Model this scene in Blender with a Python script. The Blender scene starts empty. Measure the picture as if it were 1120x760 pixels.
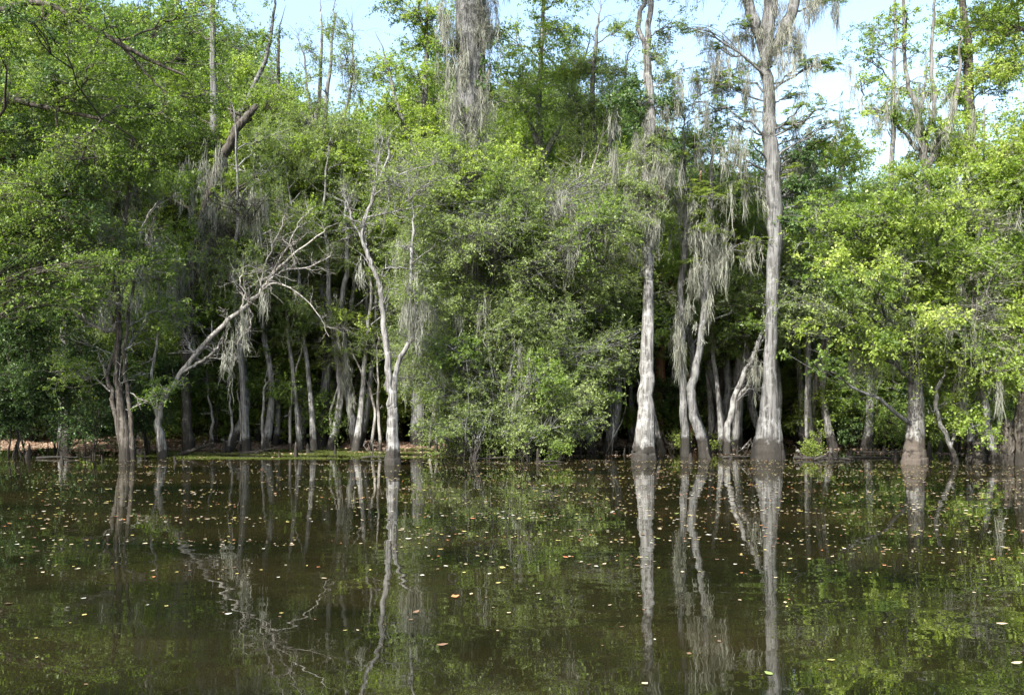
import bpy, math, random
import numpy as np
from mathutils import Vector

rng = np.random.default_rng(11)
random.seed(5)
C = bpy.context.scene.collection
F, H, YH, CX = 970.0, 1.6, 427.0, 560.0      # focal length in photo pixels, eye height, horizon row

def W(x, y, D):
    return np.array([(x-CX)/F*D, D, H+(YH-y)/F*D])
def DB(y):                                    # distance of a point on the water surface seen at row y
    return F*H/(y-YH)

# ------------------------------------------------------------------ materials
def new_mat(name):
    m = bpy.data.materials.new(name); m.use_nodes = True
    nt = m.node_tree; nt.nodes.clear()
    return m, nt, nt.nodes, nt.links
def ramp(n, stops):
    r = n.new('ShaderNodeValToRGB'); cr = r.color_ramp
    while len(cr.elements) < len(stops): cr.elements.new(0.5)
    for e, (p, c) in zip(cr.elements, stops):
        e.position = p; e.color = (*c, 1)
    return r

def leaf_mat(name, c0, c1, c2, trans=0.5, tr_col=(1.7, 1.8, 0.6), rough=0.45, spec=0.35):
    m, nt, n, l = new_mat(name)
    at = n.new('ShaderNodeAttribute'); at.attribute_name = 'tint'
    r = ramp(n, [(0.0, c0), (0.5, c1), (1.0, c2)])
    l.new(at.outputs['Fac'], r.inputs['Fac'])
    p = n.new('ShaderNodeBsdfPrincipled'); p.inputs['Roughness'].default_value = rough
    p.inputs['Specular IOR Level'].default_value = spec
    l.new(r.outputs['Color'], p.inputs['Base Color'])
    t = n.new('ShaderNodeBsdfTranslucent')
    mx = n.new('ShaderNodeMix'); mx.data_type = 'RGBA'; mx.blend_type = 'MULTIPLY'; mx.inputs['Factor'].default_value = 1
    mx.inputs['B'].default_value = (*tr_col, 1)
    l.new(r.outputs['Color'], mx.inputs['A']); l.new(mx.outputs['Result'], t.inputs['Color'])
    ms = n.new('ShaderNodeMixShader'); ms.inputs['Fac'].default_value = trans
    l.new(p.outputs[0], ms.inputs[1]); l.new(t.outputs[0], ms.inputs[2])
    o = n.new('ShaderNodeOutputMaterial'); l.new(ms.outputs[0], o.inputs['Surface'])
    return m

def bark_mat(name, dark, mid, pale, pale_amt=0.5, stain=0.45, stain_col=(0.02, 0.018, 0.015), bump=0.6, sc=1.0):
    m, nt, n, l = new_mat(name)
    g = n.new('ShaderNodeNewGeometry')
    mp = n.new('ShaderNodeMapping'); mp.inputs['Scale'].default_value = (13*sc, 13*sc, .75*sc)
    l.new(g.outputs['Position'], mp.inputs['Vector'])
    n1 = n.new('ShaderNodeTexNoise'); n1.inputs['Scale'].default_value = 1.6; n1.inputs['Detail'].default_value = 6; n1.inputs['Roughness'].default_value = 0.65
    l.new(mp.outputs[0], n1.inputs['Vector'])
    r1 = ramp(n, [(0.40, dark), (0.50, mid), (0.62, tuple(min(1, c*1.45) for c in mid))])
    l.new(n1.outputs['Fac'], r1.inputs['Fac'])
    n2 = n.new('ShaderNodeTexNoise'); n2.inputs['Scale'].default_value = 5.5*sc; n2.inputs['Detail'].default_value = 7; n2.inputs['Roughness'].default_value = 0.7
    l.new(g.outputs['Position'], n2.inputs['Vector'])
    r2 = ramp(n, [(0.62-0.2*pale_amt, (0, 0, 0)), (0.72-0.15*pale_amt, (1, 1, 1))])
    l.new(n2.outputs['Fac'], r2.inputs['Fac'])
    mx = n.new('ShaderNodeMix'); mx.data_type = 'RGBA'; mx.inputs['B'].default_value = (*pale, 1)
    ml = n.new('ShaderNodeMath'); ml.operation = 'MULTIPLY'; ml.inputs[1].default_value = 0.6
    l.new(r2.outputs['Color'], ml.inputs[0]); l.new(ml.outputs[0], mx.inputs['Factor']); l.new(r1.outputs['Color'], mx.inputs['A'])
    # flood line: a dark wet stain up to a certain height above the water
    sp = n.new('ShaderNodeSeparateXYZ'); l.new(g.outputs['Position'], sp.inputs[0])
    a1 = n.new('ShaderNodeMath'); a1.operation = 'MULTIPLY_ADD'; a1.inputs[1].default_value = 0.5
    l.new(n2.outputs['Fac'], a1.inputs[0]); l.new(sp.outputs['Z'], a1.inputs[2])
    mr = n.new('ShaderNodeMapRange'); mr.inputs['From Min'].default_value = stain+.12; mr.inputs['From Max'].default_value = stain+0.24
    mr.inputs['To Min'].default_value = 0.93; mr.inputs['To Max'].default_value = 0
    l.new(a1.outputs[0], mr.inputs['Value'])
    m2 = n.new('ShaderNodeMix'); m2.data_type = 'RGBA'; m2.inputs['B'].default_value = (*stain_col, 1)
    l.new(mr.outputs[0], m2.inputs['Factor']); l.new(mx.outputs['Result'], m2.inputs['A'])
    p = n.new('ShaderNodeBsdfPrincipled'); p.inputs['Roughness'].default_value = 0.85; p.inputs['Specular IOR Level'].default_value = 0.2
    l.new(m2.outputs['Result'], p.inputs['Base Color'])
    b = n.new('ShaderNodeBump'); b.inputs['Strength'].default_value = bump; b.inputs['Distance'].default_value = 0.07
    l.new(n1.outputs['Fac'], b.inputs['Height']); l.new(b.outputs[0], p.inputs['Normal'])
    o = n.new('ShaderNodeOutputMaterial'); l.new(p.outputs[0], o.inputs['Surface'])
    return m

M = {}
M['maple'] = leaf_mat('broad_leaf_green', (0.045, 0.088, 0.017), (0.113, 0.176, 0.034), (0.215, 0.285, 0.07))
M['bright'] = leaf_mat('young_leaf_green', (0.085, 0.145, 0.022), (0.188, 0.262, 0.045), (0.32, 0.385, 0.10), trans=0.5)
M['olive'] = leaf_mat('olive_leaf_green', (0.07, 0.105, 0.033), (0.145, 0.20, 0.06), (0.26, 0.325, 0.13))
M['cypress'] = leaf_mat('cypress_needle_green', (0.055, 0.09, 0.017), (0.12, 0.175, 0.03), (0.22, 0.275, 0.055), trans=0.4)
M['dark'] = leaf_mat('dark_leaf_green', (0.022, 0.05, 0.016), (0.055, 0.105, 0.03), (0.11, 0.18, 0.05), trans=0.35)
M['moss'] = leaf_mat('spanish_moss_grey', (0.09, 0.095, 0.078), (0.205, 0.215, 0.18), (0.37, 0.38, 0.33), trans=0.3, tr_col=(1, 1, .9), rough=0.9, spec=0.05)
M['grey'] = bark_mat('bark_grey', (0.04, 0.04, 0.038), (0.10, 0.102, 0.102), (0.23, 0.238, 0.24), 0.5, 0.55)
M['white'] = bark_mat('bark_pale_lichen', (0.05, 0.048, 0.044), (0.135, 0.135, 0.132), (0.32, 0.325, 0.32), 0.55, 0.42)
M['dead'] = bark_mat('weathered_dead_wood', (0.08, 0.076, 0.068), (0.19, 0.182, 0.168), (0.34, 0.33, 0.31), 0.5, 0.3, bump=0.3)
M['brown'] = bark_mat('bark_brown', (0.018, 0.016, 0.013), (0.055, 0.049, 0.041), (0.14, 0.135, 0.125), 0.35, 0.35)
M['flare'] = bark_mat('bark_muddy_base', (0.06, 0.055, 0.045), (0.11, 0.108, 0.104), (0.25, 0.255, 0.25), 0.45, 0.62, stain_col=(0.06, 0.05, 0.041))
M['red'] = bark_mat('bark_reddish', (0.12, 0.06, 0.035), (0.3, 0.17, 0.11), (0.4, 0.3, 0.24), 0.3, 0.3)

# ------------------------------------------------------------------ mesh building
class MB:
    def __init__(s): s.v = []; s.q = []; s.t = []; s.n = 0
    def add(s, v, q, t=None):
        v = v.reshape(-1, 3); s.v.append(v); s.q.append(q.reshape(-1, 4)+s.n); s.n += len(v)
        s.t.append(np.full(len(v), 0.5) if t is None else t.reshape(-1))
    def build(s, name, mat, parent=None, origin=None, smooth=False):
        if not s.v: return None
        v = np.concatenate(s.v); q = np.concatenate(s.q); t = np.clip(np.concatenate(s.t), 0, 1)
        if origin is not None: v = v-origin
        me = bpy.data.meshes.new(name)
        me.vertices.add(len(v)); me.vertices.foreach_set('co', v.astype(np.float32).ravel())
        me.loops.add(len(q)*4); me.loops.foreach_set('vertex_index', q.astype(np.int32).ravel())
        me.polygons.add(len(q)); me.polygons.foreach_set('loop_start', np.arange(0, len(q)*4, 4, dtype=np.int32))
        if smooth: me.polygons.foreach_set('use_smooth', np.ones(len(q), dtype=bool))
        me.update(calc_edges=True)
        a = me.attributes.new('tint', 'FLOAT', 'POINT'); a.data.foreach_set('value', t.astype(np.float32))
        me.materials.append(mat)
        o = bpy.data.objects.new(name, me); C.objects.link(o)
        if parent is not None: o.parent = parent
        return o

def nrm(a): return a/np.maximum(np.linalg.norm(a, axis=-1, keepdims=True), 1e-9)

def tubes(mb, P, R, sides):
    """P (m,n,3) polylines, R (m,n) radii"""
    m, n, _ = P.shape
    T = nrm(np.gradient(P, axis=1))
    mean = nrm(P[:, -1]-P[:, 0]); ax = np.argmin(np.abs(mean), axis=1)
    ref = np.zeros((m, 1, 3)); ref[np.arange(m), 0, ax] = 1
    U = nrm(np.cross(T, ref)); V = np.cross(T, U)
    a = np.linspace(0, 2*np.pi, sides, endpoint=False)
    v = P[:, :, None]+R[:, :, None, None]*(np.cos(a)[None, None, :, None]*U[:, :, None]+np.sin(a)[None, None, :, None]*V[:, :, None])
    i = np.arange(n-1)[:, None]*sides; j = np.arange(sides)[None]; k = (j+1) % sides
    q = np.stack([i+j, i+k, i+sides+k, i+sides+j], -1).reshape(-1, 4)
    q = (q[None]+(np.arange(m)*n*sides)[:, None, None])
    mb.add(v, q)

def leaves(mb, p, d, nor, L, Wd, tint):
    s = nrm(np.cross(d, nor)); n2 = np.cross(s, d)
    L = L[:, None]; Wd = Wd[:, None]
    a = p+d*L*.45+s*Wd*.5+n2*Wd*.12; b = p+d*L*.45-s*Wd*.5+n2*Wd*.12; c = p+d*L-n2*L*.08
    v = np.stack([p, a, c, b], 1); m = len(p)
    mb.add(v, np.arange(m*4).reshape(m, 4), np.repeat(tint, 4))

def strands(mb, p, L, w, wob=0.03, K=5, tint=None, pull=None):
    """hanging ribbons from points p"""
    m = len(p); t = np.linspace(0, 1, K)
    off = rng.normal(0, wob, (m, K, 2)).cumsum(1)*t[None, :, None]
    P = np.repeat(p[:, None], K, 1).copy(); P[:, :, :2] += off; P[:, :, 2] -= L[:, None]*t
    if pull is not None: P[:, :, :2] -= pull[:, None, :2]*t[None, :, None]
    th = rng.uniform(0, np.pi, m)[:, None]+t[None]*rng.normal(0, 1.2, m)[:, None]
    S = np.stack([np.cos(th), np.sin(th), np.zeros_like(th)], -1)
    ww = w[:, None]*np.array([.5, 1, .9, .7, .08])[None]*rng.uniform(.6, 1.3, (m, K))
    v = np.stack([P-S*ww[..., None]/2, P+S*ww[..., None]/2], 2).reshape(m, K*2, 3)
    i = np.arange(K-1)*2
    q = np.stack([i, i+1, i+3, i+2], -1)[None]+(np.arange(m)*K*2)[:, None, None]
    tt = rng.uniform(.1, .9, m) if tint is None else tint
    mb.add(v, q, np.repeat(tt, K*2))

def spline(pts, n):
    """Catmull-Rom through the rows of pts"""
    pts = np.asarray(pts, float)
    if len(pts) == 2: return pts[0]+(pts[1]-pts[0])*np.linspace(0, 1, n)[:, None]
    P = np.vstack([2*pts[0]-pts[1], pts, 2*pts[-1]-pts[-2]])
    u = np.linspace(0, len(pts)-1-1e-6, n); k = u.astype(int); t = (u-k)[:, None]
    p0, p1, p2, p3 = P[k], P[k+1], P[k+2], P[k+3]
    return .5*((2*p1)+(-p0+p2)*t+(2*p0-5*p1+4*p2-p3)*t**2+(-p0+3*p1-3*p2+p3)*t**3)

def bez(A, B, Cc, n):
    t = np.linspace(0, 1, n)[None, :, None]
    return (1-t)**2*A[:, None]+2*t*(1-t)*B[:, None]+t**2*Cc[:, None]

def thing(name, label, cat, loc, group=None):
    o = bpy.data.objects.new(name, None); C.objects.link(o); o.empty_display_size = .3
    o.location = tuple(loc); o['label'] = label; o['category'] = cat
    if group: o['group'] = group
    return o
def tag(o, label=None, cat=None, group=None, kind=None):
    for k, v in (('label', label), ('category', cat), ('group', group), ('kind', kind)):
        if v: o[k] = v
    return o

LEAF = {  # length, width/length, flatness of the spray, leaves per twig
    'maple': (.062, .55, .6, 16), 'bright': (.062, .55, .6, 16), 'olive': (.051, .42, .7, 18),
    'cypress': (.066, .2, 1.3, 30), 'dark': (.064, .5, .6, 16)}

class Tree:
    def __init__(s, name, label, cat, base, group=None, bark='grey', leaf='maple', limb_bark=None, leaf_scale=1.0):
        s.o = thing(name, label, cat, base, group); s.base = np.array(base, float)
        s.bark = M[bark]; s.lbark = M[limb_bark or bark]; s.leaf = leaf; s.ls = leaf_scale
        s.crown = {}; s.stems = []
        s.merge = None
    def stem(s, P, R, name='trunk', flute=0.0, sides=14, n=None, wob=.012, jag=False, mat=None):
        P = np.asarray(P, float); R = np.asarray(R, float)
        if not jag and R[-1] > .012 and name in ('trunk', 'stem'):
            dr = nrm((P[-1]-P[-2])[None])[0]
            P = np.vstack([P, P[-1]+dr*R[-1]*14+rng.normal(0, .05, 3), P[-1]+dr*R[-1]*30+rng.normal(0, .1, 3)]); R = np.concatenate([R, [R[-1]*.5, .004]])
        n = n or max(12, len(P)*7)
        PR = spline(np.hstack([P, R[:, None]]), n)
        P, R = PR[:, :3].copy(), np.maximum(PR[:, 3], .003)
        w = rng.normal(0, wob*2.2, (n, 3)); w = np.stack([np.convolve(w[:, c_], [.25, .5, .25], 'same') for c_ in range(3)], 1); w[:, 2] = 0; w[0] = 0; P += w*np.minimum(1, np.linspace(0, 4, n))[:, None]
        s.stems.append((P, R))
        mb = MB()
        T = nrm(np.gradient(P, axis=0)); ref = np.zeros(3); ref[np.argmin(np.abs(nrm(P[-1]-P[0])))] = 1
        U = nrm(np.cross(T, ref)); V = np.cross(T, U)
        a = np.linspace(0, 2*np.pi, sides, endpoint=False)
        hb = np.clip((P[:, 2]-0)/2.3, 0, 1); flute = flute*1.5
        nf = rng.integers(5, 8); ph = rng.uniform(0, 6)
        rr = R[:, None]*(1+flute*((1-hb)**1.5)[:, None]*np.cos(nf*a+ph)[None]+.06*np.cos(2*a[None]+ph+P[:, 2:3]*1.3)+rng.normal(0, .012, (n, sides)))
        v = P[:, None]+rr[..., None]*(np.cos(a)[None, :, None]*U[:, None]+np.sin(a)[None, :, None]*V[:, None])
        if jag:
            v[-1] += T[-1]*rng.uniform(-.02, .16, (sides, 1)); 
            v = np.concatenate([v, (P[-1]-T[-1]*.05+(v[-1]-P[-1])*.15)[None]]); n += 1
        i = np.arange(n-1)[:, None]*sides; j = np.arange(sides)[None]; k = (j+1) % sides
        mb.add(v, np.stack([i+j, i+k, i+sides+k, i+sides+j], -1))
        if s.merge is not None: s.merge.add(v, np.stack([i+j, i+k, i+sides+k, i+sides+j], -1))
        else: mb.build(name, mat or s.bark, s.o, s.base, smooth=True)
        return P, R
    def bare(s, P, R, nsub=14, ln=.6, mb=None, up=.3, t0=.25, rr=.45):
        """bare side branches and twigs along a limb"""
        own = mb is None; mb = mb or MB()
        n = len(P); k = rng.uniform(t0, 1, nsub)*(n-1.001); i = k.astype(int); f = (k-i)[:, None]
        A = P[i]*(1-f)+P[np.minimum(i+1, n-1)]*f; T = nrm(np.gradient(P, axis=0))[i]
        d = nrm(T*.7+rng.normal(0, .8, (nsub, 3))+np.array([0, 0, up])); L = ln*rng.uniform(.4, 1.3, nsub)
        e = A+d*L[:, None]; c = A+d*L[:, None]*.5+rng.normal(0, .12, (nsub, 3))*L[:, None]
        Q = bez(A, c, e, 6)+rng.normal(0, .02, (nsub, 6, 3))*L[:, None, None]; Q[:, 0] = A
        r0 = np.minimum(R[i]*rr, .018)[:, None]
        tubes(mb, Q, r0*np.linspace(1, .3, 6)[None], 4)
        m = nsub*5; j = rng.integers(0, nsub, m); ti = rng.integers(1, 6, m)
        A2 = Q[j, ti]; d2 = nrm(d[j]*.6+rng.normal(0, .7, (m, 3))+np.array([0, 0, up*.6])); L2 = L[j]*rng.uniform(.25, .65, m)
        e2 = A2+d2*L2[:, None]
        Q2 = bez(A2, A2+d2*L2[:, None]*.5+rng.normal(0, .1, (m, 3))*L2[:, None], e2, 4)
        tubes(mb, Q2, r0[j]*.45*np.linspace(1, .35, 4)[None], 3)
        if own: mb.build('branch', s.lbark, s.o, s.base)
        return Q.reshape(-1, 3)
    def blob(s, c, r, dens=1.0, leaf=None, bare=0.0, moss=0, mosslen=.7, stem=None, tint=0.0, vis=True):
        c = np.asarray(c, float); r = np.asarray(r, float); leaf = leaf or s.leaf
        LL, wr, flat, per = LEAF[leaf]; LL = LL*s.ls
        # limb
        best = None
        for si, (P, R) in enumerate(s.stems):
            if stem is not None and si != stem: continue
            hd = np.hypot(*(P[:, :2]-c[:2]).T); cost = np.abs(P[:, 2]-(c[2]-.45*hd))+.6*hd+(R < .015)*.5
            k = int(np.argmin(cost))
            if best is None or cost[k] < best[0]: best = (cost[k], P[k], R[k])
        A, ra = best[1], best[2]; Ld = np.linalg.norm(c-A)+1e-6
        mid = (A+c)/2+np.array([0, 0, .1*Ld])+rng.normal(0, .1*Ld, 3)
        limb = bez(A[None], mid[None], c[None], 9); limb[:, 1:-1] += rng.normal(0, .03*Ld**.5, (1, 7, 3))
        r0 = min(ra*.6, .014+.011*Ld)
        mb = MB(); tubes(mb, limb, np.linspace(r0, min(r0, .009), 9)[None], 6)
        limb = limb[0]
        # subs
        Ap = np.pi*(r[0]*r[2]); nl = int(dens*1.45*Ap/(LL*LL*wr*.5)*(.75 if flat > 1 else 1))
        ntw = max(8, nl//per); ns = max(6, ntw//6)
        k = rng.integers(3, 9, ns); S0 = limb[k]
        u = nrm(rng.normal(0, 1, (ns, 3)))*rng.uniform(.25, 1, (ns, 1))**.5
        E = c+u*r
        if flat > 1: E[:, 2] = c[2]+np.round((E[:, 2]-c[2])/.42)*.42+rng.normal(0, .05, ns)
        Ls = np.linalg.norm(E-S0, axis=1)
        Cm = (S0+E)/2+rng.normal(0, .13, (ns, 3))*Ls[:, None]+np.array([0, 0, .10])*Ls[:, None]
        Q = bez(S0, Cm, E, 6); Q[:, 1:] += rng.normal(0, .025, (ns, 5, 3))
        tubes(mb, Q, (rng.uniform(.005, .012, (ns, 1))+.002*Ls[:, None])*np.linspace(1, .35, 6)[None], 4)
        # twigs
        j = rng.integers(0, ns, ntw); ti = rng.integers(2, 6, ntw); T0 = Q[j, ti]+rng.normal(0, .02, (ntw, 3))
        dj = nrm(E-S0)[j]; sc = np.clip(r.mean()*.5, .18, .5)
        d = nrm(dj*.5+rng.normal(0, .8, (ntw, 3))*np.array([1, 1, .55 if flat < 1 else .12])); Lt = sc*rng.uniform(.5, 1.3, ntw)
        e = T0+d*Lt[:, None]-np.array([0, 0, .12])*Lt[:, None]*(2 if flat > 1 else 1)
        tw = bez(T0, T0+d*Lt[:, None]*.55, e, 4)
        tubes(mb, tw, np.full((ntw, 1), .0035)*np.array([1, .8, .6, .35])[None], 3)
        if s.merge is None: mb.build('limb', s.lbark, s.o, s.base)
        else:
            for v_, q_ in zip(mb.v, mb.q): pass
            off = 0; V_ = np.concatenate(mb.v); Q_ = np.concatenate(mb.q); s.merge.add(V_, Q_)
        # leaves
        keep = rng.uniform(0, 1, ntw) > bare; kk = np.nonzero(keep)[0]
        if len(kk):
            tj = np.repeat(kk, per); m = len(tj)
            t = rng.uniform(.1, 1.05, m)[:, None]
            p = (1-t)**2*T0[tj]+2*t*(1-t)*(T0[tj]+d[tj]*Lt[tj, None]*.55)+t**2*e[tj]
            td = nrm(e[tj]-T0[tj])
            if flat > 1:
                side = nrm(np.cross(td, np.array([0, 0, 1.])))*rng.choice([-1, 1], m)[:, None]
                dd = nrm(side+td*.6+rng.normal(0, .25, (m, 3))-np.array([0, 0, .15])); no = nrm(np.array([0, 0, 1.])+rng.normal(0, .45, (m, 3)))
            else:
                p = p+rng.normal(0, .025, (m, 3))
                dd = nrm(td*.5+rng.normal(0, .8, (m, 3))-np.array([0, 0, .25])); no = nrm(rng.normal(0, flat*1.3, (m, 3))+np.array([-.25, -.3, .75]))
            L = LL*rng.uniform(.5, 1.45, m)
            tn = .5+tint+rng.normal(0, .13, ntw)[tj]+rng.normal(0, .13, m)
            s.crown.setdefault(leaf, MB())
            leaves(s.crown[leaf], p, dd, no, L, L*wr*rng.uniform(.8, 1.2, m), tn)
        # moss
        for _ in range(moss):
            a = Q[rng.integers(0, ns), rng.integers(1, 6)] if rng.random() < .7 else limb[rng.integers(3, 9)]
            s.clump(a, mosslen*rng.uniform(.5, 1.3), dirv=nrm((c-A)[None])[0])
        return limb
    def clump(s, a, L, wid=.10, n=None, dirv=None, name='moss_clump', w=.010):
        nl = rng.integers(3, 6); n = int((n or int(26+L*42))*1.25)
        lc = rng.normal(0, 1, (nl, 3))*np.array([wid, wid*.8, .05])
        if dirv is not None: lc += dirv*rng.uniform(-1, 1, (nl, 1))*wid*1.5
        lL = L*rng.uniform(.35, 1.05, nl); li = rng.integers(0, nl, n)
        h = rng.normal(0, 1, (n, 3))*np.array([wid*.38, wid*.38, .05+.13*L]); lc[:, 2] -= np.abs(rng.normal(0, .22*L, nl))
        mb = MB(); strands(mb, a+lc[li]+h, lL[li]*rng.uniform(.3, 1.05, n), np.full(n, w)*rng.uniform(.5, 1.5, n), wob=.03, pull=h*.75, tint=np.clip(rng.normal(.5, .17, n)+rng.normal(0, .13, nl)[li]+rng.normal(0, .1), 0, 1))
        if s.merge is not None:
            s.mm = getattr(s, 'mm', MB()); V_ = np.concatenate(mb.v); s.mm.add(V_, np.concatenate(mb.q), np.concatenate(mb.t))
        else: mb.build(name, M['moss'], s.o, s.base)
    def mossy(s, z0, z1, n, L=.5, stem=0, out=1.1):
        """moss and vine cladding pressed round a stem: ragged tufts"""
        P, R = s.stems[stem]; ok = np.nonzero((P[:, 2] > z0) & (P[:, 2] < z1))[0]
        if not len(ok): return
        mb = MB(); nt_ = max(6, n//26); k = rng.choice(ok, nt_); f = rng.uniform(0, 1, nt_)[:, None]; k2 = np.minimum(k+1, len(P)-1)
        c = P[k]*(1-f)+P[k2]*f; a = rng.uniform(0, 2*np.pi, nt_)
        dr = np.stack([np.cos(a), np.sin(a), np.zeros(nt_)], 1)
        c = c+dr*(R[k]*(1+(out-1)*rng.uniform(0, 2, nt_)**1.5))[:, None]
        ti = np.repeat(np.arange(nt_), 26); m = len(ti); sg = np.clip(R[k]*.33, .03, .09)[ti, None]
        h = rng.normal(0, 1, (m, 3))*sg*np.array([1, 1, 1.4]); lt = L*rng.uniform(.25, 1.1, nt_)
        strands(mb, c[ti]+h, lt[ti]*rng.uniform(.25, 1.05, m), rng.uniform(.006, .015, m), wob=.03, pull=h*.5, tint=np.clip(rng.normal(.48, .2, nt_)[ti]+rng.normal(0, .14, m), 0, 1))
        mb.build('moss_coat', M['moss'], s.o, s.base)
    def done(s, twigs=True):
        for k, mb in s.crown.items(): mb.build('crown', M[k], s.o, s.base)
        if s.merge is not None:
            s.merge.build('trunk', s.bark, s.o, s.base, smooth=True)
            if hasattr(s, 'mm'): s.mm.build('moss', M['moss'], s.o, s.base)
        return s.o

def PX(D, pts):
    """photo rows (x, y, halfwidth[, dD]) -> points, radii"""
    P = []; R = []
    for p in pts:
        d = D+(p[3] if len(p) > 3 else 0); P.append(W(p[0], p[1], d)); R.append(p[2]*d/F)
    return np.array(P), np.array(R)

def hero(name, label, stems, cat='tree', D=None, blobs=(), limbs=(), moss=(), bark='grey', leaf='maple', limb_bark=None,
         flute=.12, mossy=(), tw=0, group=None, mossd=-.26, sides=16, jag=False, ls=1.0, twl=.6, slim=.85):
    """stems: first one starts at its base on the water/ground"""
    b = stems[0][0]; D = D or DB(b[1])
    base = W(b[0], b[1], D)
    base[2] = ground(base[0], base[1]) if base[2] > .02 or True else 0
    z0 = min(base[2], 0)
    org = np.array([base[0], base[1], 0 if base[2] < 0 else base[2]])
    t = Tree(name, label, cat, org, group, bark, leaf, limb_bark, ls)
    for i, st in enumerate(stems):
        P, R = PX(D, st); R = R*slim
        if i == 0 or st[0][1] > YH+45:
            P = np.vstack([P[0]+np.array([0, 0, -(P[0][2]-z0)-.35]), P]) if P[0][2] > z0-.3 else P
            R = np.concatenate([[R[0]*1.12], R])
        t.stem(P, R, flute=flute, sides=sides, jag=jag and i == 0)
        if tw: t.bare(*t.stems[-1], nsub=tw, ln=twl)
    for lb in limbs:
        P, R = PX(D, lb); R = R*slim; P, R = t.stem(P, R, name='limb', flute=0, sides=8, mat=t.lbark)
        if tw: t.bare(P, R, nsub=tw, ln=twl)
    for bl in blobs:
        x, y, rx, ry = bl[:4]; o = bl[4] if len(bl) > 4 else {}
        o = dict(o); d = D+o.pop('d', 0); dp = o.pop('dp', None)
        k = d/F; rr = (rx*k, dp or min(rx*k, 1.3), ry*k)
        t.blob(W(x, y, d), rr, **o)
    for mo in moss:       # x, y, length px, width px
        x, y, L, w = mo[:4]; d = D+(mo[4] if len(mo) > 4 else mossd); k = d/F
        if L <= 45: t.clump(W(x, y, d), L*k, wid=w*k*.4, n=int(30+L*w*.16)); continue
        for q_ in range(int(round(L/17))+1):
            t.clump(W(x+rng.normal(0, w*.45), y+L*rng.uniform(-.1, .75), d+rng.uniform(-.12, .3)), L*k*rng.uniform(.15, .5), wid=w*k*rng.uniform(.15, .4), n=int(18+L*w*.05))
    for y1, y0, n, L, st, out in mossy:
        t.mossy(W(0, y0, D)[2], W(0, y1, D)[2], n, L, st, out)
    t.done(); return t

def fill(x0, y0, x1, y1, n, r, asp=.6, **o):
    """n stratified foliage masses in a rectangle of the picture's rows and columns"""
    w, h = x1-x0, y1-y0; nx = max(1, round(math.sqrt(n*w/max(h, 1)))); ny = max(1, round(n/nx)); out = []
    for i in range(nx):
        for j in range(ny):
            oo = dict(o); dj = oo.pop('dj', .8); oo['d'] = o.get('d', 0)+rng.uniform(-dj, dj); oo['tint'] = o.get('tint', 0)+rng.normal(0, .14)
            q = r*rng.uniform(.75, 1.25)
            out.append((x0+w*(i+rng.uniform(.2, .8))/nx, y0+h*(j+rng.uniform(.2, .8))/ny, q, q*asp, oo))
    return out

# ------------------------------------------------------------------ ground
def ground(x, y):
    x = np.asarray(x, float); y = np.asarray(y, float)
    edge = 24.3+1.6*np.clip((x-2)/4, 0, 1)+.5*np.sin(x*.9)+.35*np.sin(x*2.3+1)
    z = -.45+.50*np.clip((y-edge+2.2)/2.6, 0, 1)+.05*np.clip((y-edge)/4, 0, 1)
    n = .05*np.sin(x*1.7+y*.6)+.05*np.sin(y*1.9-x*.5+2)+.03*np.sin(x*4.1+y*3.3)
    z = z+n*np.clip((y-edge+2.5)/2, 0, 1)
    z = z-.07*(x > 3)*np.clip((x-3)/4, 0, 1)*np.clip((y-23)/3, 0, 1)
    return z
def grid(xs, ys, zf):
    X, Y = np.meshgrid(xs, ys); Z = zf(X, Y); v = np.stack([X, Y, Z], -1); ny, nx = X.shape
    i = np.arange(ny-1)[:, None]*nx; j = np.arange(nx-1)[None]
    return v, np.stack([i+j, i+j+1, i+nx+j+1, i+nx+j], -1)

xs = np.concatenate([np.linspace(-400, -40, 12)[:-1], np.linspace(-40, 40, 260), np.linspace(40, 400, 12)[1:]])
ys = np.concatenate([np.linspace(-200, 18, 10)[:-1], np.linspace(18, 62, 190), np.linspace(62, 700, 14)[1:]])
mb = MB(); v, q = grid(xs, ys, ground); mb.add(v, q)
m, nt, n, l = new_mat('swamp_soil_leaf_litter')
tc = n.new('ShaderNodeNewGeometry')
n1 = n.new('ShaderNodeTexNoise'); n1.inputs['Scale'].default_value = 14; n1.inputs['Detail'].default_value = 8; n1.inputs['Roughness'].default_value = .75
l.new(tc.outputs['Position'], n1.inputs['Vector'])
r1 = ramp(n, [(.32, (.05, .033, .022)), (.5, (.17, .11, .075)), (.68, (.36, .25, .18))]); l.new(n1.outputs['Fac'], r1.inputs['Fac'])
p = n.new('ShaderNodeBsdfPrincipled'); p.inputs['Roughness'].default_value = .9; l.new(r1.outputs[0], p.inputs['Base Color'])
b = n.new('ShaderNodeBump'); b.inputs['Strength'].default_value = .8; b.inputs['Distance'].default_value = .05
l.new(n1.outputs['Fac'], b.inputs['Height']); l.new(b.outputs[0], p.inputs['Normal'])
o = n.new('ShaderNodeOutputMaterial'); l.new(p.outputs[0], o.inputs['Surface'])
tag(mb.build('ground', m, smooth=True), kind='structure')

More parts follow.
